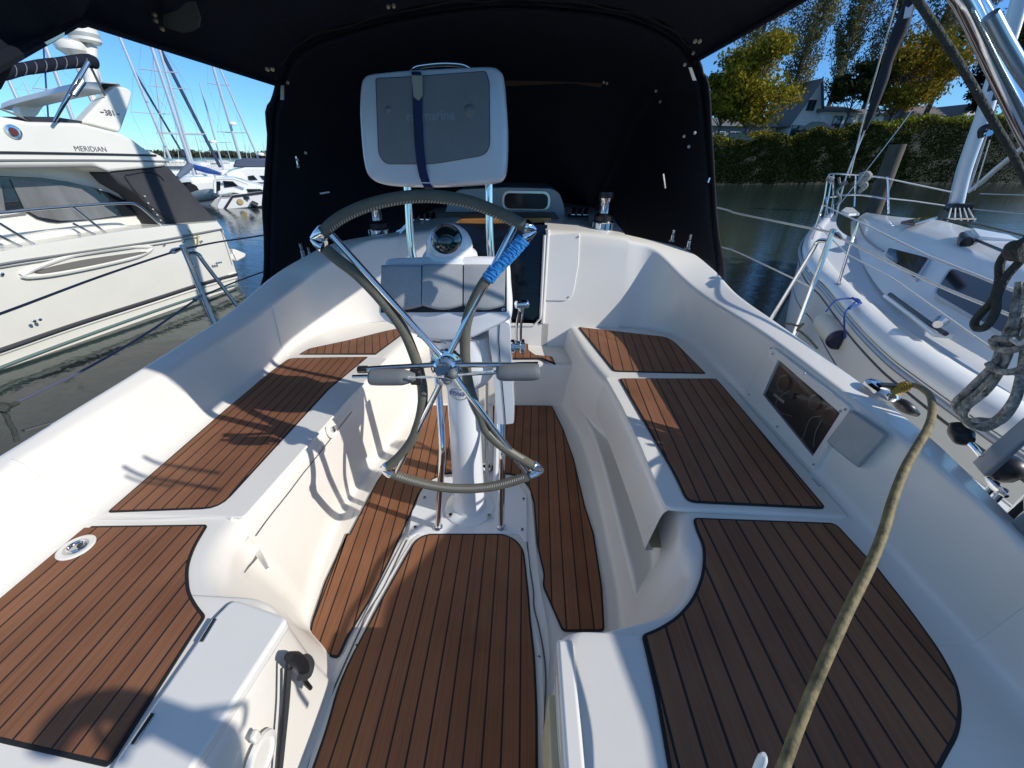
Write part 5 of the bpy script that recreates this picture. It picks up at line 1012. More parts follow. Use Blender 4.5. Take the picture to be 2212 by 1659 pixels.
# ---- motor yacht on the left
mp = Plane(PZ(0, 800, WZ), PZ(506, 622, WZ))
BWs = BW_; BW_ = mat('yacht_cream', (.76, .735, .65), .32, coat=.25, vary=.06, vscale=.8)
my = thing('motor_yacht', mp((250, 700)), 'big white flybridge motor yacht moored to port, with a charcoal canvas at its stern', 'motor yacht')
# hull with flare: rows follow the waterline, chine, rubbing strake and sheer
wl = [(-420, 1000), (-150, 862), (0, 800), (165, 738), (331, 678.5), (430, 645), (506, 622)]
ch = [(-420, 940), (-150, 805), (0, 757), (165, 700), (331, 647), (430, 615), (511, 592)]
st_ = [(-420, 690), (-150, 605), (0, 571), (165, 546), (347, 519), (430, 504), (481, 494)]
sh = [(-420, 640), (-150, 578), (13, 541), (140, 519), (274, 498), (350, 489), (469, 479)]
rows = [[mp(q, .05)-(0, 0, .5) for q in wl], [mp(q, .0) for q in wl], [mp(q, -.03) for q in ch], [mp(q, -.20) for q in st_], [mp(q, -.20) for q in sh], [mp(q, .0)+(0, 0, .02) for q in sh], [mp(q, 3.8) *(1, 1, 0)+(0, 0, mp(q, 0)[2]) for q in sh]]
rows = [catmull(r_, 50) for r_ in rows]; rows[-1] = np.array([p+mp.n*3.8 for p in rows[-2]])
MB().grid(rows).build('hull', BW_, my, angle=35)
tr_ = [r_[-1] for r_ in rows[:-1]]; MB().prism(tr_, mp.n*3.8).build('transom', BW_, my)
for q0_, q1_, m_, r_, o_ in ((ch, 0, TRIM, .045, -.045), (st_, 0, GREYT, .022, -.21)):
    MB().tube([mp(q, o_) for q in q0_], r_, 8, 50, flat=.6).build('stripe', m_, my)
MB().tube([mp((x, y+7), -.035) for x, y in ch], .02, 8, 50).build('stripe', BWC, my); MB().tube([mp((x, y-6), -.01) for x, y in wl], .035, 8, 50, flat=.5).build('boot_stripe', mat('teal_boot', (.10, .16, .15), .5), my)
MB().tube([mp((x, y+8), -.205) for x, y in st_[:-1]], .008, 6, 50).build('stripe', GREYT, my)
MB().tube([mp(z5(*q), -.215) for q in [(1050, 408), (1250, 368), (1430, 335), (1450, 345), (1545, 545)]], .008, 6).build('stripe', GREYT, my)
# side scoop
MB().tube([mp(z5(*q), -.19) for q in [(140, 640), (250, 580), (500, 500), (800, 455), (960, 450), (985, 465), (900, 510), (700, 560), (400, 620), (200, 645), (140, 640)]], .03, 8, 70).build('scoop_rim', BW_, my)
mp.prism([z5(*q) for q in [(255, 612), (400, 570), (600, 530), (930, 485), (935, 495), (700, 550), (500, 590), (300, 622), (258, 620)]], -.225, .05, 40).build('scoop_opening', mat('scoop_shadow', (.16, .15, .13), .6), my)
mp.prism([(506, 537), (533, 548), (531, 556), (512, 566), (498, 560)], .1, 3.4).build('swim_platform', BW_, my, bevel=.03)
mp.prism([(478, 600), (511, 588), (511, 595), (480, 606)], -.06, .3).build('trim_tab', BW_, my)
for q in ((218, 936), (255, 926), (1410, 557), (1424, 555), (1438, 552), (1268, 577), (1195, 413), (1068, 437), (8, 628), (1312, 415)):
    MB().lathe(mp(z5(*q), -.19), [(.020, 0), (.017, .02), (.008, .024)], 14, -mp.n).build('hull_fitting', CHROME, my)
# side deck step and salon house
mp.prism([(-420, 620), (-150, 560), (0, 520), (120, 498), (250, 486), (340, 490), (404, 494), (400, 506), (274, 512), (0, 560), (-420, 700)], .25, 3.2).build('side_deck', BW_, my, bevel=.02)
sal = mp.prism([(-420, 345), (-60, 350), (0, 352), (202, 350), (236, 371), (259, 396), (300, 421), (324, 446), (345, 480), (352, 500), (250, 520), (0, 560), (-420, 640)], .42, 2.9).build('salon', BW_, my, bevel=.05, seg=3)
win = mp.prism([(-420, 376), (-40, 379), (0, 380), (89, 384), (149, 393), (200, 405), (238, 417), (280, 437), (317, 464), (255, 469), (193, 476), (125, 482), (105, 480), (80, 473), (56, 458), (0, 459), (-420, 480)], .395, .04).build('side_window', SMK, my, bevel=.006)
CURT = mat('pale_curtain', (.17, .17, .165), .35, coat=.6, vary=.35, vscale=5, stretch=(1, 1, .12))
mp.prism([z1(*q) for q in [(75, 1300), (300, 1320), (590, 1372), (680, 1430), (760, 1500), (850, 1565), (650, 1595), (440, 1602), (280, 1575), (180, 1520)]], .382, .01).build('curtain', CURT, win)
mp.prism([z1(*q) for q in [(-120, 1285), (0, 1290), (40, 1530), (0, 1530), (-120, 1530)]], .382, .01).build('curtain', CURT, win)
mp.prism([z1(*q) for q in [(1005, 1518), (1030, 1520), (1042, 1558), (1018, 1560)]], .385, .005).build('sticker', mat('pale_sticker', (.5, .6, .55), .5), win)
MB().tube([mp(q, .40) for q in [(56, 461), (0, 468), (-60, 474)]], .012, 6).build('ledge_line', GREYT, my)
# canvas enclosure at the stern
cv = mp.prism([(236, 372), (300, 364), (362, 357), (400, 400), (440, 446), (471, 478), (440, 486), (402, 493), (375, 489), (348, 488), (324, 447), (300, 421), (259, 397)], .05, 3.7).build('stern_canvas', CANVG, my, bevel=.03)
for L_ in ([(915, 1270), (1060, 1245), (1150, 1270), (1190, 1310)], [(905, 1280), (960, 1360), (1010, 1420)], [(1100, 1500), (1300, 1640), (1345, 1650)]): mp.tube([z1(*q) for q in L_], .04, .010, 6, 16).build('seam', TRIM, cv)
for q in ((1075, 1475), (1110, 1520), (1140, 1560), (1165, 1600), (1050, 1425)): MB().lathe(mp(z1(*q), .03), [(.014, 0), (.010, .01)], 10, -mp.n).build('snap', WHT, cv)
# flybridge
fb = [(-420, 235), (-60, 246), (0, 250), (62, 262), (175, 265), (262, 287), (290, 302), (315, 321), (351, 336), (362, 346), (366, 352), (357, 360), (300, 366), (236, 372), (215, 364), (202, 358), (100, 360), (-60, 361), (-420, 362)]
MB().add([], [])
mp.taper(fb, .0, 4.0, .985, .25).build('flybridge', BW_, my, bevel=.05, seg=3)
MB().tube([mp(z1(*q), -.005) for q in [(-300, 1108), (0, 1106), (400, 1112), (800, 1120), (1130, 1128)]], .022, 8, 30, flat=.6).build('flybridge_rail', TRIM, my)
MB().tube([mp(z1(*q), -.010) for q in [(-300, 1168), (0, 1164), (400, 1163), (800, 1164), (1225, 1172)]], .012, 8, 30).build('flybridge_stripe', GREYT, my)
MB().tube([mp(z1(*q), .02) for q in [(-300, 1212), (0, 1212), (400, 1208), (650, 1205), (720, 1218), (790, 1246)]], .014, 8, 30).build('eyebrow', GREYT, my)
mp.prism([z1(*q) for q in [(180, 846), (400, 848), (600, 880), (590, 900), (240, 884)]], .06, 3.6).build('seat_back', TRIM, my)
MB().tube([mp(z1(*q), .1) for q in [(-200, 730), (0, 790), (120, 835), (220, 878)]], .012, 8).build('windscreen_frame', GREYT, my)
MB().lathe(mp(z1(95, 955), -.01), [(.075, 0), (.07, .015), (.05, .018)], 24, -mp.n).build('navigation_light_bezel', CHROME, my); MB().lathe(mp(z1(97, 957), -.025), [(.045, 0), (.04, .012)], 20, -mp.n).build('navigation_light', mat('red_lens', (.12, .02, .02), .2), my)
# arch: two wings and the bowed top
wing = [z1(*q) for q in [(585, 890), (640, 830), (720, 745), (800, 665), (850, 628), (900, 632), (945, 650), (962, 680), (955, 720), (920, 830), (885, 930), (870, 962), (760, 930), (680, 908)]]
mp.prism(wing, .12, .16).build('arch_wing', BW_, my, bevel=.05, seg=3); 
P_ = [mp(q, 3.5) for q in wing]; MB().prism(P_, mp.n*.16).build('arch_wing', BW_, my, bevel=.05, seg=3)
top = [mp(z1(*q), .2) for q in [(870, 640), (760, 640)]]
a0 = mp(z1(860, 650), .25); G = []
arcq = [(880, 640, .2), (760, 628, .5), (620, 650, 1.1), (450, 690, 2.0), (230, 745, 3.0), (150, 775, 3.4)]
for q in arcq:
    p = mp(z1(q[0], q[1]), q[2]); G.append([p+(0, 0, .05)-mp.u*.0, p-mp.u*.25+(0, 0, .02), p-mp.u*.30-(0, 0, .06), p-(0, 0, .08)])
G = [list(r_) for r_ in np.stack([catmull([g[k] for g in G], 30) for k in range(4)], 1)]
for g in G: g.append(g[0])
MB().grid(G).build('arch_top', BWC, my, angle=60)
mp.prism([z1(*q) for q in [(230, 738), (300, 700), (400, 690), (360, 740), (310, 780), (260, 845), (170, 845), (140, 775)]], 2.9, .15, 30).build('arch_leg', BWC, my, bevel=.04)
# radar domes
pl = mp(z1(668, 640), 1.5); pu = mp(z1(655, 330), 1.5); MB().tube([pl, pu], .085, 16).build('radar_post', BW_, my)
dp = mp(z1(632, 318), 1.5); k = np.linalg.norm(mp(z1(540, 250), 1.5)-mp(z1(717, 250), 1.5))/2
MB().lathe(dp, [(k*.85, 0), (k, .03), (k, .12), (k*.97, .27), (k*.86, .44), (k*.6, .54), (k*.2, .58)], 32).build('satellite_dome', BW_, my)
MB().lathe(dp+(0, 0, .07), [(k*1.01, 0), (k*1.015, .05)], 32).build('dome_band', mat('grey_band', (.35, .37, .36), .5), my)
d2 = mp(z1(535, 395), 1.6); MB().lathe(d2, [(k*.5, -.02), (k*.95, .05), (k*1.0, .10), (k*.94, .15), (k*.6, .18)], 32).build('radar_dome', BW_, my); MB().tube([d2-(0, 0, .6), d2], .05, 10).build('radar_post', BW_, my)
# rolled bimini in its boot with strut
rb = [mp(z1(*q), -.25) for q in [(-260, 600), (-100, 560), (0, 540), (120, 510), (240, 490), (360, 470), (480, 455), (600, 442), (660, 445), (690, 455)]]
MB().tube(rb, [.05, .05, .06, .055, .062, .058, .066, .075, .07], 14, 60).build('rolled_canvas', BLACKC, my, angle=180)
for k_ in range(9):
    c = catmull(rb, 60)[18+k_*4]; MB().tube([c+mp.u*.03*math.sin(a)+np.array((0, 0, .066*math.sin(a)))-mp.n*.066*math.cos(a) for a in np.linspace(0, 6.28, 16)], .004, 5).build('lashing', GREYT, my)
MB().tube([mp(z1(640, 450), -.35), mp(z1(500, 690), -.3), mp(z1(395, 880), -.1)], [.024, .024, .016], 12, 16).build('strut', CHROME, my)
MB().tube([mp(z1(600, 590), -.38), mp(z1(530, 690), -.36)], .034, 12).build('strut_clamp', BRUSH, my); MB().tube([mp(z1(655, 480), -.25), mp(z1(700, 570), -.1), mp(z1(760, 690), .1)], .014, 8).build('strut', GREYT, my)
# rails
MB().tube([mp(z5(*q), -.1) for q in [(-300, 232), (0, 228), (200, 208), (480, 186), (700, 170), (850, 166), (900, 180), (960, 225), (1060, 318)]], .018, 8, 70).build('hand_rail', BRUSH, my)
for a, b_ in (((470, 186), (705, 372)), ((0, 300), (228, 440)), ((-60, 350), (140, 452)), ((480, 300), (630, 378))): MB().tube([mp(z5(*a), -.1), mp(z5(*b_), -.08)], .016, 8).build('rail_post', BRUSH, my)
MB().tube([mp(z5(*q), -.21) for q in [(1230, 335), (1262, 380), (1270, 430), (1290, 445), (1295, 420), (1290, 360)]], .010, 6, 30).build('dock_line', mat('yellow_line', (.5, .45, .2), .8), my)
gq = mat('grey_lettering', (.10, .09, .12), .4)
text('MERIDIAN', mp(z1(660, 1083), -.004), .085, gq, my, 'name_lettering', -mp.n, right=mp(z1(742, 1085), 0)-mp(z1(580, 1081), 0), ext=.001, bold=0)
text('381', mp(z1(798, 821), .112), .095, gq, my, 'model_lettering', -mp.n, right=mp(z1(840, 826), 0)-mp(z1(760, 820), 0), ext=.001, bold=.001)
for a, b_ in (((728, 813), (752, 815)), ((845, 827), (868, 829))): MB().tube([mp(z1(*a), .115), mp(z1(*b_), .115)], .007, 6).build('lettering_dash', gq, my)

BW_ = BWs
# ---- far marina on the left
def fplane(pxa, pya, pxb, pyb):
    p = Plane(PZ(pxa, pya, WZ), PZ(pxb, pyb, WZ)); m_ = PZ((pxa+pxb)/2, (pya+pyb)/2, WZ)-CAM; p.e = norm(m_*(1, 1, 0)); return p
cp = fplane(455, 452, 600, 447)
ct = thing('catamaran', cp((520, 450)), 'white boat with a stern seal emblem moored beyond the motor yacht', 'boat')
cp.prism([z5(*q) for q in [(1415, 195), (1425, 208), (1480, 210), (1760, 180), (1760, 90), (1600, 110), (1520, 118), (1500, 140), (1440, 140), (1420, 170)]], 0, 4.5).build('hull', BW_, ct, bevel=.08)
MB().tube([cp(z5(*q), -.03) for q in [(1470, 200), (1520, 122), (1600, 112), (1780, 88)]], .05, 8).build('stripe', TRIM, ct)
cp.prism([z1(*q) for q in [(1570, 1310), (1640, 1300), (1700, 1300), (1860, 1340), (1920, 1360), (1990, 1375), (1990, 1410), (1800, 1420), (1700, 1400), (1580, 1420)]], .8, 3).build('cabin', BW_, ct, bevel=.06)
cp.prism([z1(*q) for q in [(1790, 1372), (1890, 1372), (1915, 1385), (1800, 1398)]], .77, .05).build('cabin_window', SMK, ct); cp.prism([z1(*q) for q in [(1570, 1318), (1600, 1316), (1600, 1380), (1570, 1390)]], .76, .05).build('cabin_window', SMK, ct)
cp.prism([z1(*q) for q in [(1620, 1312), (1690, 1316), (1730, 1350), (1630, 1362)]], .76, .05).build('cabin_window', SMK, ct)
MB().tube([cp(z1(*q), .5) for q in [(1560, 1400), (1560, 1310), (1620, 1298), (1700, 1300), (1800, 1335)]], .05, 8, 30).build('canopy_frame', BW_, ct)
MB().lathe(cp(z1(1745, 1465), -.04), [(.13, 0), (.12, .02)], 20, -cp.n).build('emblem', mat('gold_emblem', (.5, .35, .12), .5), ct); MB().box(cp(z1(1786, 1437), -.04), .3, .05, .14).build('hull_port', SMK, ct)
MB().tube([cp(z1(*q), -.1) for q in [(1825, 1475), (1870, 1495)]], .14, 10).build('fender', BLK, ct)
for q in (1440, 1500, 1560): pass
dp_ = fplane(405, 440, 470, 445)
dn = thing('dinghy', dp_((440, 440)), 'grey inflatable dinghy hanging between the motor yacht and the white boat', 'dinghy')
MB().tube([dp_(z1(*q), .0) for q in [(1380, 1440), (1450, 1425), (1520, 1412), (1560, 1408), (1570, 1430)]], [.2, .26, .26, .2, .12], 14, 30).build('tube', mat('light_grey_tube', (.36, .38, .36), .5), dn)
dp_.prism([z1(*q) for q in [(1400, 1460), (1500, 1450), (1560, 1440), (1520, 1485), (1430, 1490)]], .1, .8, 24).build('hull', BW_, dn)
MB().tube([dp_(z1(*q), .3) for q in [(1340, 1330), (1360, 1370), (1400, 1380)]], .3, 10).build('outboard_motor', BLK, dn)
kp = fplane(485, 440, 600, 436); kp.a = kp.a+kp.n*10
ky = thing('cabin_cruiser', kp((540, 430)), 'white cabin cruiser with a dark blue flybridge canopy behind the white emblem boat', 'motor yacht')
kp.prism([z1(*q) for q in [(1640, 1255), (1700, 1232), (1780, 1215), (1990, 1215), (1990, 1440), (1640, 1440)]], 0, 4).build('cabin', BW_, ky, bevel=.1)
kp.prism([z1(*q) for q in [(1690, 1215), (1710, 1165), (1760, 1152), (1990, 1150), (1990, 1215)]], .4, 3).build('flybridge_canopy', mat('dusk_blue_canvas', (.06, .08, .13), .7), ky, bevel=.1)
kp.prism([z1(*q) for q in [(1800, 1278), (1840, 1272), (1870, 1305), (1805, 1310)]], -.05, .05).build('window', SMK, ky); kp.prism([z1(*q) for q in [(1885, 1275), (1990, 1275), (1990, 1310), (1910, 1306)]], -.05, .05).build('window', SMK, ky)
for x in range(1660, 1980, 60): kp.tube([z1(x, 1330), z1(x+4, 1372)], -.1, .03, 6).build('rail_post', BRUSH, ky)
kp.tube([z1(1640, 1338), z1(1980, 1320)], -.1, .03, 6).build('rail', BRUSH, ky)
# sail boats seen as masts and booms
def sloop(foot, top, d_, label, r=.09, spreaders=(), boomto=None, cover=None, stay=None, radar=None, hull=None, stays=True, group='sailboat masts of the marina'):
    a = at_dist(*foot, d_); b_ = at_dist(*top, d_); t = thing('moored_sailboat', (a[0], a[1], WZ), label, 'sailboat', group)
    L_ = np.array((a[0], a[1], WZ+.3)); pl_ = Plane(a, a+np.cross(norm(a*(1, 1, 0)), (0, 0, 1)))
    r = r*.82; MB().tube([a-(0, 0, .5), b_, b_+(b_-a)*.12], [r, r*.85, r*.5], 8).build('mast', ALU if cover != 'w' else BW_, t)
    for (f, w_) in spreaders:
        c = a+(b_-a)*f; MB().tube([c-pl_.u*w_+(0, 0, .03), c, c+pl_.u*w_+(0, 0, .03)], r*.32, 6).build('spreader', ALU, t)
        for s in (-1, 1): MB().tube([a+pl_.u*s*w_*.9-(0, 0, .3), c+pl_.u*s*w_, a+(b_-a)*min(1.15, f+.38)], .005, 5).build('shroud', GREYT, t)
    if boomto is not None: e = at_dist(*boomto, d_*.97); MB().tube([a+(e-a)*0, a*.5+e*.5, e], [.15, .17, .08], 10, 14).build('boom_cover', {'b': mat('royal_blue_cover', (.02, .08, .30), .8), 'k': BLACKC, 'n': mat('slate_cover', (.10, .13, .18), .8)}[cover], t)
    if stay is not None: q0_, q1_, rr = stay; MB().tube([at_dist(*q0_, d_*1.02), at_dist(*q1_, d_*1.02)], rr*.7, 6).build('furled_headsail', NAVYS, t)
    if radar is not None: c = at_dist(*radar, d_*.99); MB().lathe(c, [(.24, 0), (.27, .08), (.2, .2)], 16).build('radar', BW_, t)
    c = np.array((a[0], a[1], WZ)); hl = []
    for s, w_, z in ((-3.5, .1, .95), (-2, .7, .85), (1, .95, .8), (3.2, .7, .8)):
        hl.append((s, w_, z))
    fw = pl_.u*.5+pl_.n*.85; fw = norm(fw); sd = np.cross(fw, (0, 0, 1)); G_ = []
    for s, w_, z in hl: G_.append([c+fw*s-sd*w_+(0, 0, z), c+fw*s-sd*w_*.8-(0, 0, .1), c+fw*s+sd*w_*.8-(0, 0, .1), c+fw*s+sd*w_+(0, 0, z), c+fw*s+(0, 0, z+.1), c+fw*s-sd*w_+(0, 0, z)])
    MB().grid(G_).add(G_[-1][:5], [(0, 1, 2, 3, 4)]).build('hull', BW_, t); MB().box(c+(0, 0, .95), 1.1, 1.8, .35).build('cabin', BW_, t, bevel=.12)
    return t
NAVYS = mat('navy_sail_cover', (.03, .045, .10), .7)
sloop((360, 322), (257, 77), 34, 'sailboat with the tall mast just right of the big arch, crossed by a dark stay', .09, [(.34, .9)], stay=(z1(970, 510), z1(1370, 1190), .09))
sloop(z1(1175, 1085), z1(1115, 420), 40, 'sailboat with the thin bright mast between the two tallest masts', .06)
sloop(z1(1385, 1200), z1(1095, 325), 30, 'sailboat with the thick mast and two spreaders, its sail under a slate cover', .10, [(.28, 1.0), (.80, .8)], boomto=z1(1290, 1285), cover='n')
sloop(z1(1400, 1210), z1(1150, 335), 33, 'sailboat with the mast close behind the thick one, under a royal blue sail cover', .095, [(.30, 1.1), (.68, .9)], boomto=z1(1600, 1262), cover='b', stay=(z1(1160, 350), z1(1600, 1215), .13))
sloop(z1(1612, 1200), z1(1468, 672), 42, 'sailboat with the short thin mast carrying a white radar reflector', .08, [(.33, 1.0)], radar=z1(1550, 1040))
sloop(z1(1770, 1245), z1(1548, 490), 38, 'sailboat with the tall mast carrying a radar, its boom under a black cover', .12, [(.40, .9), (.85, .6)], boomto=z1(1640, 1290), cover='k', radar=z1(1692, 910))
sloop(z1(1915, 1225), z1(1600, 505), 40, 'sailboat with the slim mast nearest the black dodger', .085, radar=z1(1895, 1130))
sloop(z1(520, 865), z1(315, 300), 30, 'sailboat with the mast rising behind the yacht arch, left of the domes', .10, [(.38, .9)], stay=(z1(315, 330), z1(350, 850), .05))
sloop(z1(750, 690), z1(640, 240), 34, 'sailboat with the mast hidden behind the radar post', .09)
sloop(z1(135, 755), z1(-10, 420), 30, 'sailboat with the mast at the far left edge below the bimini', .08)
sloop(z1(230, 720), z1(170, 590), 60, 'far sailboat with the short masthead above the flybridge at the left', .06, [(.5, .7)])
for k, (f_, t_) in enumerate((((1470, 1190), (1420, 1000)), ((1690, 1225), (1640, 1050)), ((1800, 1180), (1775, 1060)), ((1825, 1170), (1808, 1070)), ((1930, 1150), (1908, 1040)), ((1295, 1180), (1270, 880)))):
    sloop(z1(*f_), z1(*t_), 75+6*k, ['distant sailboat with a faint mast left of the radar mast', 'distant sailboat with a thin mast right of the radar reflector', 'distant sailboat with the left one of two tiny masts near the dodger', 'distant sailboat with the right one of two tiny masts near the dodger', 'distant sailboat with a tiny mast against the dodger edge', 'distant sailboat with a dark thin mast left of the thick mast'][k], .06)
# boathouses and clutter
for k, (x0, x1, y0_, y1_, lb) in enumerate(((1235, 1400, 1205, 1258, 'long white boathouse row just right of the motor yacht'), (1380, 1530, 1195, 1240, 'white boathouse behind the blue sail cover'), (1520, 1680, 1185, 1235, 'white boathouse left of the cabin cruiser'))):
    d_ = 95; a, b_ = at_dist(*z1(x0, y1_), d_), at_dist(*z1(x1, y1_), d_); zt = at_dist(*z1(x0, y0_), d_)[2]; a[2] = b_[2] = WZ; t = thing('boathouse', (a+b_)/2, lb, 'boathouse', 'white boathouses across the marina')
    n_ = norm((a+b_)*(1, 1, 0)); MB().prism([a, b_, b_+np.array((0, 0, zt-WZ)), a+np.array((0, 0, zt-WZ))], n_*9).build('wall', BW_, t)
    MB().prism([a-n_*.6+np.array((0, 0, zt-WZ)), b_-n_*.6+np.array((0, 0, zt-WZ)), b_-n_*.6+np.array((0, 0, zt-WZ+.4)), a-n_*.6+np.array((0, 0, zt-WZ+.4))], n_*10).build('roof', BWC, t)
    for j in range(6): c = a+(b_-a)*((j+.5)/6)-n_*.05; MB().box(c+(0, 0, .7), .9, .15, .5).build('opening', BWC, t)
pdk = fplane(395, 432, 480, 436); pdk.a = pdk.a+pdk.n*4
fd = thing('moored_sailboat', pdk((430, 430)), 'white sailboat stern crowded with dark canvas between the dinghy and the motor yacht', 'sailboat')
pdk.prism([z1(*q) for q in [(1270, 1330), (1330, 1320), (1480, 1330), (1560, 1345), (1560, 1400), (1300, 1400)]], 0, 6).build('hull', BW_, fd, bevel=.1)
pdk.prism([z1(*q) for q in [(1330, 1330), (1400, 1325), (1430, 1350), (1350, 1362)]], -.3, 1.2).build('spray_hood', CANVG, fd, bevel=.1); pdk.prism([z1(*q) for q in [(1480, 1340), (1530, 1328), (1560, 1352), (1500, 1372)]], -.3, .8).build('life_raft', BWC, fd, bevel=.08)
for k in range(7): x = 1290+k*38; pdk.tube([z1(x, 1400), z1(x+3, 1310+RNG.randint(-10, 20))], -.4, .03, 6).build('rail_post', BRUSH, fd)
pdk.tube([z1(1280, 1318), z1(1540, 1312)], -.4, .03, 6).build('rail', BRUSH, fd)

# ---- white sloop on the right
rs_ = thing('white_sloop', PZ(1900, 700, 0), 'white sloop moored to starboard with blue grey side decks and a big aluminium mast', 'sailboat')
ZD = [.34, .26, .22, .18, .15, .13, .11, .10, .09, .08, .08, .08]
gun = [(1790, 463), (1762, 484), (1742, 510), (1734, 534), (1740, 562), (1758, 590), (1781.5, 609.5), (1829, 665), (1869, 709), (1928, 764), (1988, 808), (2067, 863.5)]
GU = [PZ(*p, z) for p, z in zip(gun, ZD)]+[PZ(2160, 925, .08), PZ(2330, 1035, .08)]
gin = [(1800, 466), (1780, 490), (1768, 512), (1766, 534), (1776, 552), (1797, 582), (1816, 604), (1848, 638), (1888, 671), (1948, 717), (2008, 758), (2070, 801)]
GI = [PZ(*p, z+.015) for p, z in zip(gin, ZD)]+[PZ(2170, 860, .095), PZ(2340, 960, .095)]
GU, GI = catmull(GU, 60), catmull(GI, 60)
ctr = np.array([(g+gi)/2 for g, gi in zip(GU, GI)])
HW = []
for i, g in enumerate(GU):
    o_ = norm((g-GI[i])*(1, 1, 0)+1e-9); u_ = i/59
    HW.append([g+o_*.02-(0, 0, .03), g-o_*.01-(0, 0, .14), g-o_*.06-(0, 0, .6), g-o_*(.20+.35*max(0, .3-u_))+(0, 0, WZ-g[2]), g-o_*.5+(0, 0, WZ-g[2]-.5)])
MB().grid(HW).build('hull', BW_, rs_, angle=180)
MB().grid([[g-(0, 0, .03), g+(0, 0, .03), (g+gi)/2+(0, 0, .055), gi+(0, 0, .04), gi] for g, gi in zip(GU, GI)]).build('gunwale', BW_, rs_, angle=180)
MB().tube([h[0]-(0, 0, .035) for h in HW], .022, 8).build('rub_rail', mat('rub_rail_grey', (.35, .37, .4), .35, .4), rs_)
MB().tube([h[2]+norm((h[1]-h[2])*(1, 1, 0)+1e-9)*.012+(0, 0, .12) for h in HW], .008, 6).build('cove_line', TRIM, rs_)
MB().tube([h[1]-(0, 0, .02) for h in HW], .010, 6).build('cove_line', mat('thin_dark_line', (.06, .055, .05), .5), rs_)
# deck, far side and cabin
DKG = mat('blue_grey_nonskid', (.55, .57, .59), .65, bump=.3, bscale=200)
fwd_ = norm((GU[2]-GU[40])*(1, 1, 0)); inn_ = norm((GI[30]-GU[30])*(1, 1, 0)); 
far = [PZ(1900, 466, .30), PZ(2000, 462, .26), PZ(2212, 462, .2), PZ(2500, 470, .15)]
MB().grid([[gi, gi+inn_*(.3+2.3*min(1, i/25))+(0, 0, .03)] for i, gi in enumerate(GI)]).build('side_deck', DKG, rs_, angle=180)
FS = [gi+inn_*(.3+2.3*min(1, i/25))+(0, 0, .03) for i, gi in enumerate(GI)]
MB().grid([[p, p-(0, 0, .05), p-inn_*.3+(0, 0, WZ-p[2])] for p in FS]).build('hull_far_side', BW_, rs_, angle=180)
cbq = [(1838, 478), (1838, 505), (1845, 534), (1869, 578), (1890, 611), (1912, 637), (1950, 668), (1988, 693), (2051, 732.5), (2127, 776), (2230, 835), (2400, 935)]
crq = [(1853, 473), (1875, 482), (1902, 491), (1930, 499), (1958, 506), (1988, 514), (2020, 527), (2050, 541), (2090, 556), (2140, 574), (2220, 601), (2420, 672)]
CB_ = catmull([PZ(*p, .15) for p in cbq], 50); CRf = catmull([PZ(*p, z) for p, z in zip(crq, [.30, .38, .43, .47, .50, .52, .53, .54, .55, .55, .56, .56])], 50)
roof = [p+inn_*(1.5*min(1, .35+i/30))+(0, 0, .10) for i, p in enumerate(CRf)]
RF = MB().grid([[a, a+(b_-a)*.45+norm(np.cross(b_-a, fwd_))*0, a+(b_-a)*.9, b_+(c-b_)*.02+(0, 0, .015), b_+(c-b_)*.12+(0, 0, .03), (b_+c)/2+(0, 0, .03), c] for a, b_, c in zip(CB_, CRf, roof)])
RF.build('cabin_trunk', BW_, rs_, angle=50)
MB().grid([[c, c+inn_*.5-(0, 0, .05), c+inn_*.8-(0, 0, .4)] for c in roof]).build('cabin_far_side', BW_, rs_, angle=60)
FD = [CRf[0], roof[0], roof[0]+fwd_*1.0-(0, 0, .25), CB_[0]+fwd_*.3]; MB().add(FD, [(0, 1, 2, 3)]).build('cabin_front', BW_, rs_)
# plane of the cabin side for its windows
i0, i1 = 14, 40; cpn = norm(np.cross(CB_[i1]-CB_[i0], CRf[24]-CB_[24])); cpn = cpn if np.dot(cpn, CAM-CB_[24]) > 0 else -cpn
def onside(q, off=.01):
    r_ = norm(ray(*q)); best = min(range(49), key=lambda k: np.linalg.norm(np.cross((CB_[k]+CRf[k])/2-CAM, r_))); nn_ = norm(np.cross(CB_[best+1]-CB_[best], CRf[best]-CB_[best])); nn_ = nn_ if np.dot(nn_, CAM-CB_[best]) > 0 else -nn_
    return PP(q[0], q[1], (CB_[best]+CRf[best])/2, nn_, off)
def swin(Q, rr):
    i = lambda q: q
    c0_ = np.mean([z8(*q) for q in Q], axis=0); r_ = norm(ray(*c0_)); k = min(range(49), key=lambda k: np.linalg.norm(np.cross((CB_[k]+CRf[k])/2-CAM, r_))); k2 = min(49, k+3)
    nn_ = norm(np.cross(CB_[k2]-CB_[max(0, k-3)], CRf[k]-CB_[k])); nn_ = nn_ if np.dot(nn_, CAM-CB_[k]) > 0 else -nn_; pt_ = (CB_[k]+CRf[k])/2
    P_ = roundpoly([PP(*z8(*q), pt_, nn_, .035) for q in Q], rr); c = np.mean(P_, axis=0)
    f_ = MB().prism([c+(p-c)*1.07 for p in P_], -nn_*.05).build('cabin_window', mat('window_surround', (.50, .54, .58), .5), rs_, bevel=.004); MB().prism([p+nn_*.004 for p in P_], -nn_*.02).build('pane', SMK, f_)
swin([(830, 243), (1045, 300), (972, 408), (812, 288)], .05); swin([(1170, 355), (1400, 440), (1620, 540), (1520, 730), (1430, 695), (1080, 490)], .08)
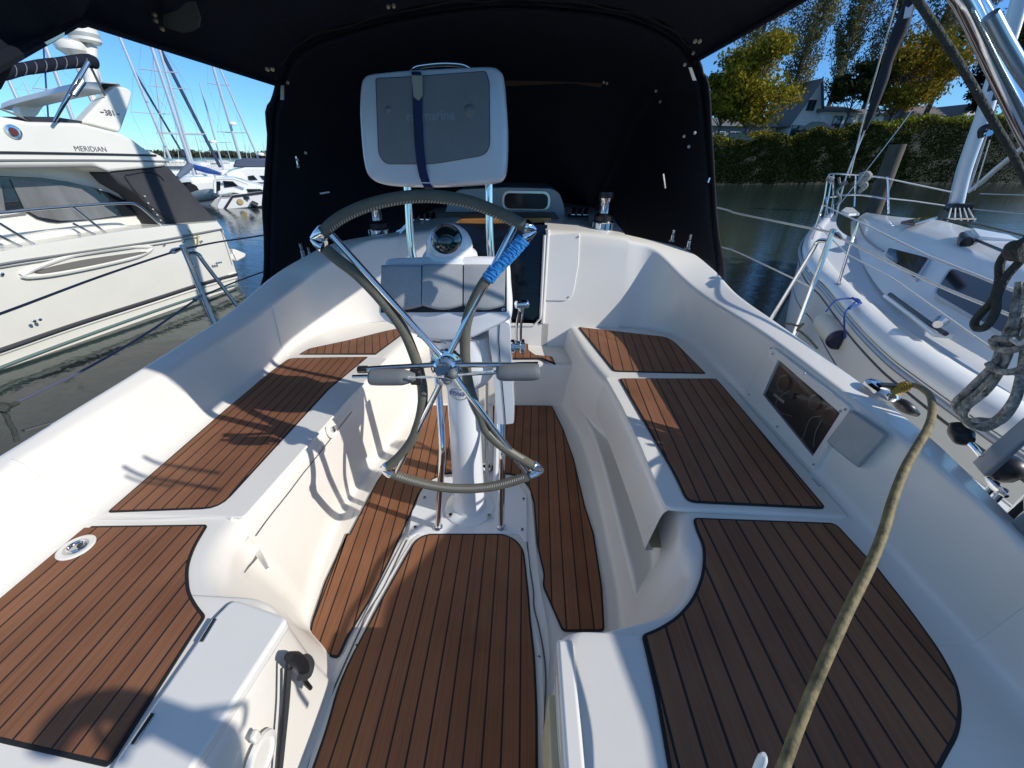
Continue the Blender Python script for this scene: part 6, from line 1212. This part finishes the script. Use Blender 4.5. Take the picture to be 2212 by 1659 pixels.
# grab rail and track
MB().tube([PZ(*z8(*q), .22) for q in [(835, 495), (950, 580), (1060, 660), (1140, 712)]], .018, 8).build('deck_track', TRIM, rs_); MB().tube([PZ(*z8(*q), .19) for q in [(810, 505), (950, 610), (1080, 715), (1170, 725)]], .02, 8).build('track_base', BW_, rs_)
MB().tube([PZ(*z8(*q), .26) for q in [(1095, 660), (1120, 640), (1150, 630)]], [.03, .05, .02], 10, 12).build('track_car', BRUSH, rs_)
MB().tube([onside(z8(*q), .03) for q in [(665, 110), (690, 175), (740, 225), (800, 262)]], .012, 8, 30).build('cabin_stripe', GREYT, rs_)
# mast, boom vang, boom hardware
mb_, mt_ = PZ(2062, 436, .66), None; dm = np.hypot(mb_[0], mb_[1]); Mq = lambda q, k=1: at_dist(*q, dm*k)
rm = np.linalg.norm(Mq(c2(360, 1200))-Mq(c2(465, 1200)))/2*.62
MB().tube([Mq(c2(395, 1225)), Mq(c2(450, 1000)), Mq(c2(560, 690)), Mq(c2(610, 520)), Mq(c2(700, 260)), Mq(c2(760, 60)), Mq(c2(800, -80)), Mq(c2(1000, -800))], rm, 20, 60, flat=1.5).build('mast', ALU, rs_)
MB().tube([Mq(c2(480, 1140), .97), Mq(c2(640, 1000), .95), Mq(c2(840, 840), .92)], .045, 12).build('boom_vang', ALU, rs_)
MB().tube([Mq(c2(480, 1150), .96), Mq(c2(620, 1060), .95), Mq(c2(760, 960), .93)], .018, 8).build('vang_line', ROPEK, rs_)
for a, b_ in (((470, 1130), (530, 940)), ((530, 940), (640, 640)), ((510, 1130), (600, 830)), ((480, 1120), (640, 620))): MB().tube([Mq(c2(*a), .955), Mq(c2(*b_), .955)], .009, 6).build('halyard', ROPEW, rs_)
MB().tube([Mq(c2(545, 820), .95), Mq(c2(560, 770), .95), Mq(c2(600, 745), .95)], [.04, .08, .05], 14, 12).build('mast_winch', BLK, rs_); MB().lathe(Mq(c2(585, 795), .93), [(.05, 0), (.045, .04), (.05, .08)], 18, (-.4, -.8, .1)).build('winch_drum', CHROME, rs_)
for q in ((603, 520), (630, 575), (706, 195)): MB().tube([Mq(c2(q[0]-6, q[1]+22), .955), Mq(c2(q[0]+6, q[1]-22), .955)], .035, 10).build('mast_slot', BLK, rs_)
MB().tube([Mq(c2(340, 1225), .99), Mq(c2(400, 1235), .97), Mq(c2(500, 1225), .97)], [.06, .10, .06], 12, 12).build('mast_collar', BLK, rs_)
for k in range(5): MB().tube([Mq(c2(370+k*25, 1235), .97), PZ(*c2(350+k*40, 1310), .62)], .011, 6).build('halyard_lead', ROPEW, rs_)
MB().tube([PZ(*c2(330, 1302), .63), PZ(*c2(510, 1302), .63)], .022, 8).build('deck_organiser', BLK, rs_)
# deck hatches
def slabq(Q, z, th, m, name): P_ = [PZ(*q, z) for q in Q]; return MB().prism(P_, (0, 0, th)).build(name, m, rs_, bevel=.01)
slabq([c2(65, 1330), c2(200, 1300), c2(285, 1300), c2(150, 1340)], .60, .04, SMK, 'deck_hatch'); slabq([c2(480, 1375), c2(700, 1420), c2(760, 1450), c2(520, 1430)], .62, .05, BW_, 'deck_hatch')
MB().tube([PZ(*c2(*q), .66) for q in [(430, 1405), (520, 1425), (770, 1530)]], .014, 8).build('hatch_frame', TRIM, rs_); MB().tube([PZ(*c2(*q), .64) for q in [(330, 1300), (560, 1340), (800, 1400)]], .012, 6).build('line', ROPEK, rs_)
slabq([z4(1010, 1390), z4(1040, 1368), z4(1090, 1372), z4(1130, 1410), z4(1060, 1415)], .42, .05, BW_, 'foredeck_hatch')
# pulpit
db = np.hypot(*PZ(1795, 470, .34)[:2]); Bq = lambda q, k=1: at_dist(*z4(*q), db*k)
for L_ in ([(870, 1450), (905, 1300), (930, 1160), (965, 1137), (1110, 1143), (1200, 1150), (1300, 1163), (1318, 1180), (1325, 1395)], [(920, 1290), (1105, 1272), (1310, 1298)]): MB().tube([Bq(q) for q in L_], .017, 10, 60).build('pulpit_rail', CHROME, rs_)
for a, b_ in (((965, 1140), (962, 1395)), ((1112, 1145), (1100, 1350)), ((915, 1290), (925, 1400)), ((900, 1450), (950, 1190))): MB().tube([Bq(a), Bq(b_)], .014, 8).build('pulpit_post', CHROME, rs_)
MB().tube([Bq(q, .99) for q in [(1000, 1160), (1010, 1200), (1050, 1190), (990, 1250), (1010, 1300), (985, 1340)]], .022, 8, 30).build('anchor_chain', GREYT, rs_); MB().tube([Bq(q, .99) for q in [(1130, 1150), (1180, 1150), (1150, 1190), (1170, 1215), (1130, 1260)]], [.06, .1, .07, .06, .03], 10, 24).build('furler_drum', ROPE, rs_); MB().tube([Bq(q, .99) for q in [(920, 1160), (955, 1170), (930, 1190)]], .05, 8).build('rope_bundle', ROPE, rs_)
# forestay with furled sail
fs = [Bq((985, 1400), 1), Bq((1040, 1180), 1), Bq((1150, 900), 1.0), Bq((1170, 850), .99), Bq((1225, 700), .985), Bq((1290, 510), .98), Bq((1330, 370), .975), Bq((1400, 190), .97), Bq((1470, 0), .96), Bq((1600, -380), .94)]
MB().tube(fs[3:], [.03, .06, .075, .085, .075, .085, .11, .09, .09, .08], 12, 50).build('furled_sail', mat('black_sail_cover', (.010, .012, .02), .75, bump=.6, bscale=10), rs_, angle=180)
MB().tube(fs[:5], .014, 8, 30).build('forestay', WIRE, rs_); MB().tube([Bq((1070, 1160)), Bq((1180, 700), .99), Bq((1380, 0), .97)], .012, 6).build('halyard', ROPEW, rs_)
MB().prism([Bq(q, .955) for q in [(1440, 15), (1500, -10), (1470, 110), (1425, 120)]], (.02, .04, 0)).build('sail_patch', mat('white_cloth', (.6, .62, .66), .7), rs_)
for L_ in ([(985, 1360), (1130, 1180), (1400, 830), (1480, 720)], [(930, 1500), (960, 1300)]): MB().tube([Bq(q, .98) for q in L_], .008, 6).build('stay_wire', WIRE, rs_)
# lifelines and stanchions
MB().tube([Bq((1310, 1165)), Bq((1500, 1205), 1.02), Bq((1735, 1255), 1.05)], .014, 6).build('lifeline', ROPEW, rs_); MB().tube([Bq((1320, 1295)), Bq((1500, 1315), 1.02), Bq((1690, 1343), 1.05)], .013, 6).build('lifeline', ROPEW, rs_)
MB().tube([Mq(c2(540, 1150), 1.1), Mq(c2(840, 1160), 1.1)], .012, 6).build('lifeline', ROPEW, rs_); MB().tube([Mq(c2(480, 1240), 1.1), Mq(c2(840, 1275), 1.1)], .012, 6).build('lifeline', ROPEW, rs_)
fp_ = PZ(*z8(552, 450), .14); tp_ = at_dist(*z8(660, 98), np.hypot(fp_[0], fp_[1])); MB().tube([fp_, tp_], .014, 10).build('stanchion', CHROME, rs_); MB().lathe(fp_, [(.05, 0), (.045, .015), (.02, .03)], 16).build('stanchion_foot', BRUSH, rs_)
f2 = PZ(*z8(405, 210), .22); t2 = at_dist(*z8(470, 10), np.hypot(f2[0], f2[1])); MB().tube([f2, t2], .014, 10).build('stanchion', CHROME, rs_)
e1 = at_dist(*z8(1620, 520), np.hypot(fp_[0], fp_[1])*.5); MB().tube([t2, tp_, at_dist(*z8(1050, 290), np.hypot(fp_[0], fp_[1])*.75), e1], .008, 6).build('lifeline', ROPEW, rs_)
m1 = (fp_+tp_)/2; MB().tube([(f2+t2)/2, m1, at_dist(*z8(850, 410), np.hypot(fp_[0], fp_[1])*.85), at_dist(*z8(1400, 800), np.hypot(fp_[0], fp_[1])*.6)], .007, 6).build('lifeline', ROPEW, rs_)
MB().tube([PZ(*z8(1230, 170), .64), PZ(*z8(1245, 210), .64), PZ(*z8(1300, 215), .62)], [.03, .06, .02], 10, 10).build('deck_cleat', BLK, rs_)
# fender
fe = thing('boat_fender', PZ(1800, 720, -.3), 'cream cylindrical fender with a navy end hanging on the hull of the white sloop', 'fender')
dF = np.hypot(*PZ(1830, 668, .1)[:2])*.985; Fq = lambda x, y, k=1: at_dist(*z8(x, y), dF*k)
a, b_ = Fq(470, 645, 1.06), Fq(558, 748, .98); rf_ = np.linalg.norm(Fq(487, 748)-Fq(632, 748))/2
ax_ = norm(b_-a); L_ = np.linalg.norm(b_-a)*1.0
MB().lathe(a, [(rf_*.35, -.04), (rf_*.8, -.02), (rf_*.97, .04), (rf_, .12), (rf_, L_-.02)], 32, ax_).build('body', mat('cream_vinyl', (.62, .60, .52), .5, vary=.1, vscale=4), fe)
MB().lathe(a, [(rf_*1.002, L_-.03), (rf_*.99, L_), (rf_*.85, L_+.02), (rf_*.3, L_+.03)], 32, ax_).build('end_cap', mat('navy_vinyl', (.015, .02, .05), .45), fe)
MB().tube([Fq(590, 735, .97), Fq(592, 600, .96), PZ(*z8(655, 530), .17)], .008, 6, 20).build('line', BLUEL, fe); MB().tube([Fq(485, 592, 1.0), PZ(*z8(545, 528), .17), PZ(*z8(650, 520), .19), PZ(*z8(680, 545), .17)], .008, 6, 20).build('line', BLUEL, fe); MB().tube([PZ(*z8(630, 515), .2), PZ(*z8(670, 545), .18), PZ(*z8(640, 560), .17), PZ(*z8(615, 575), .16)], .011, 6, 20).build('knot', BLUEL, fe)
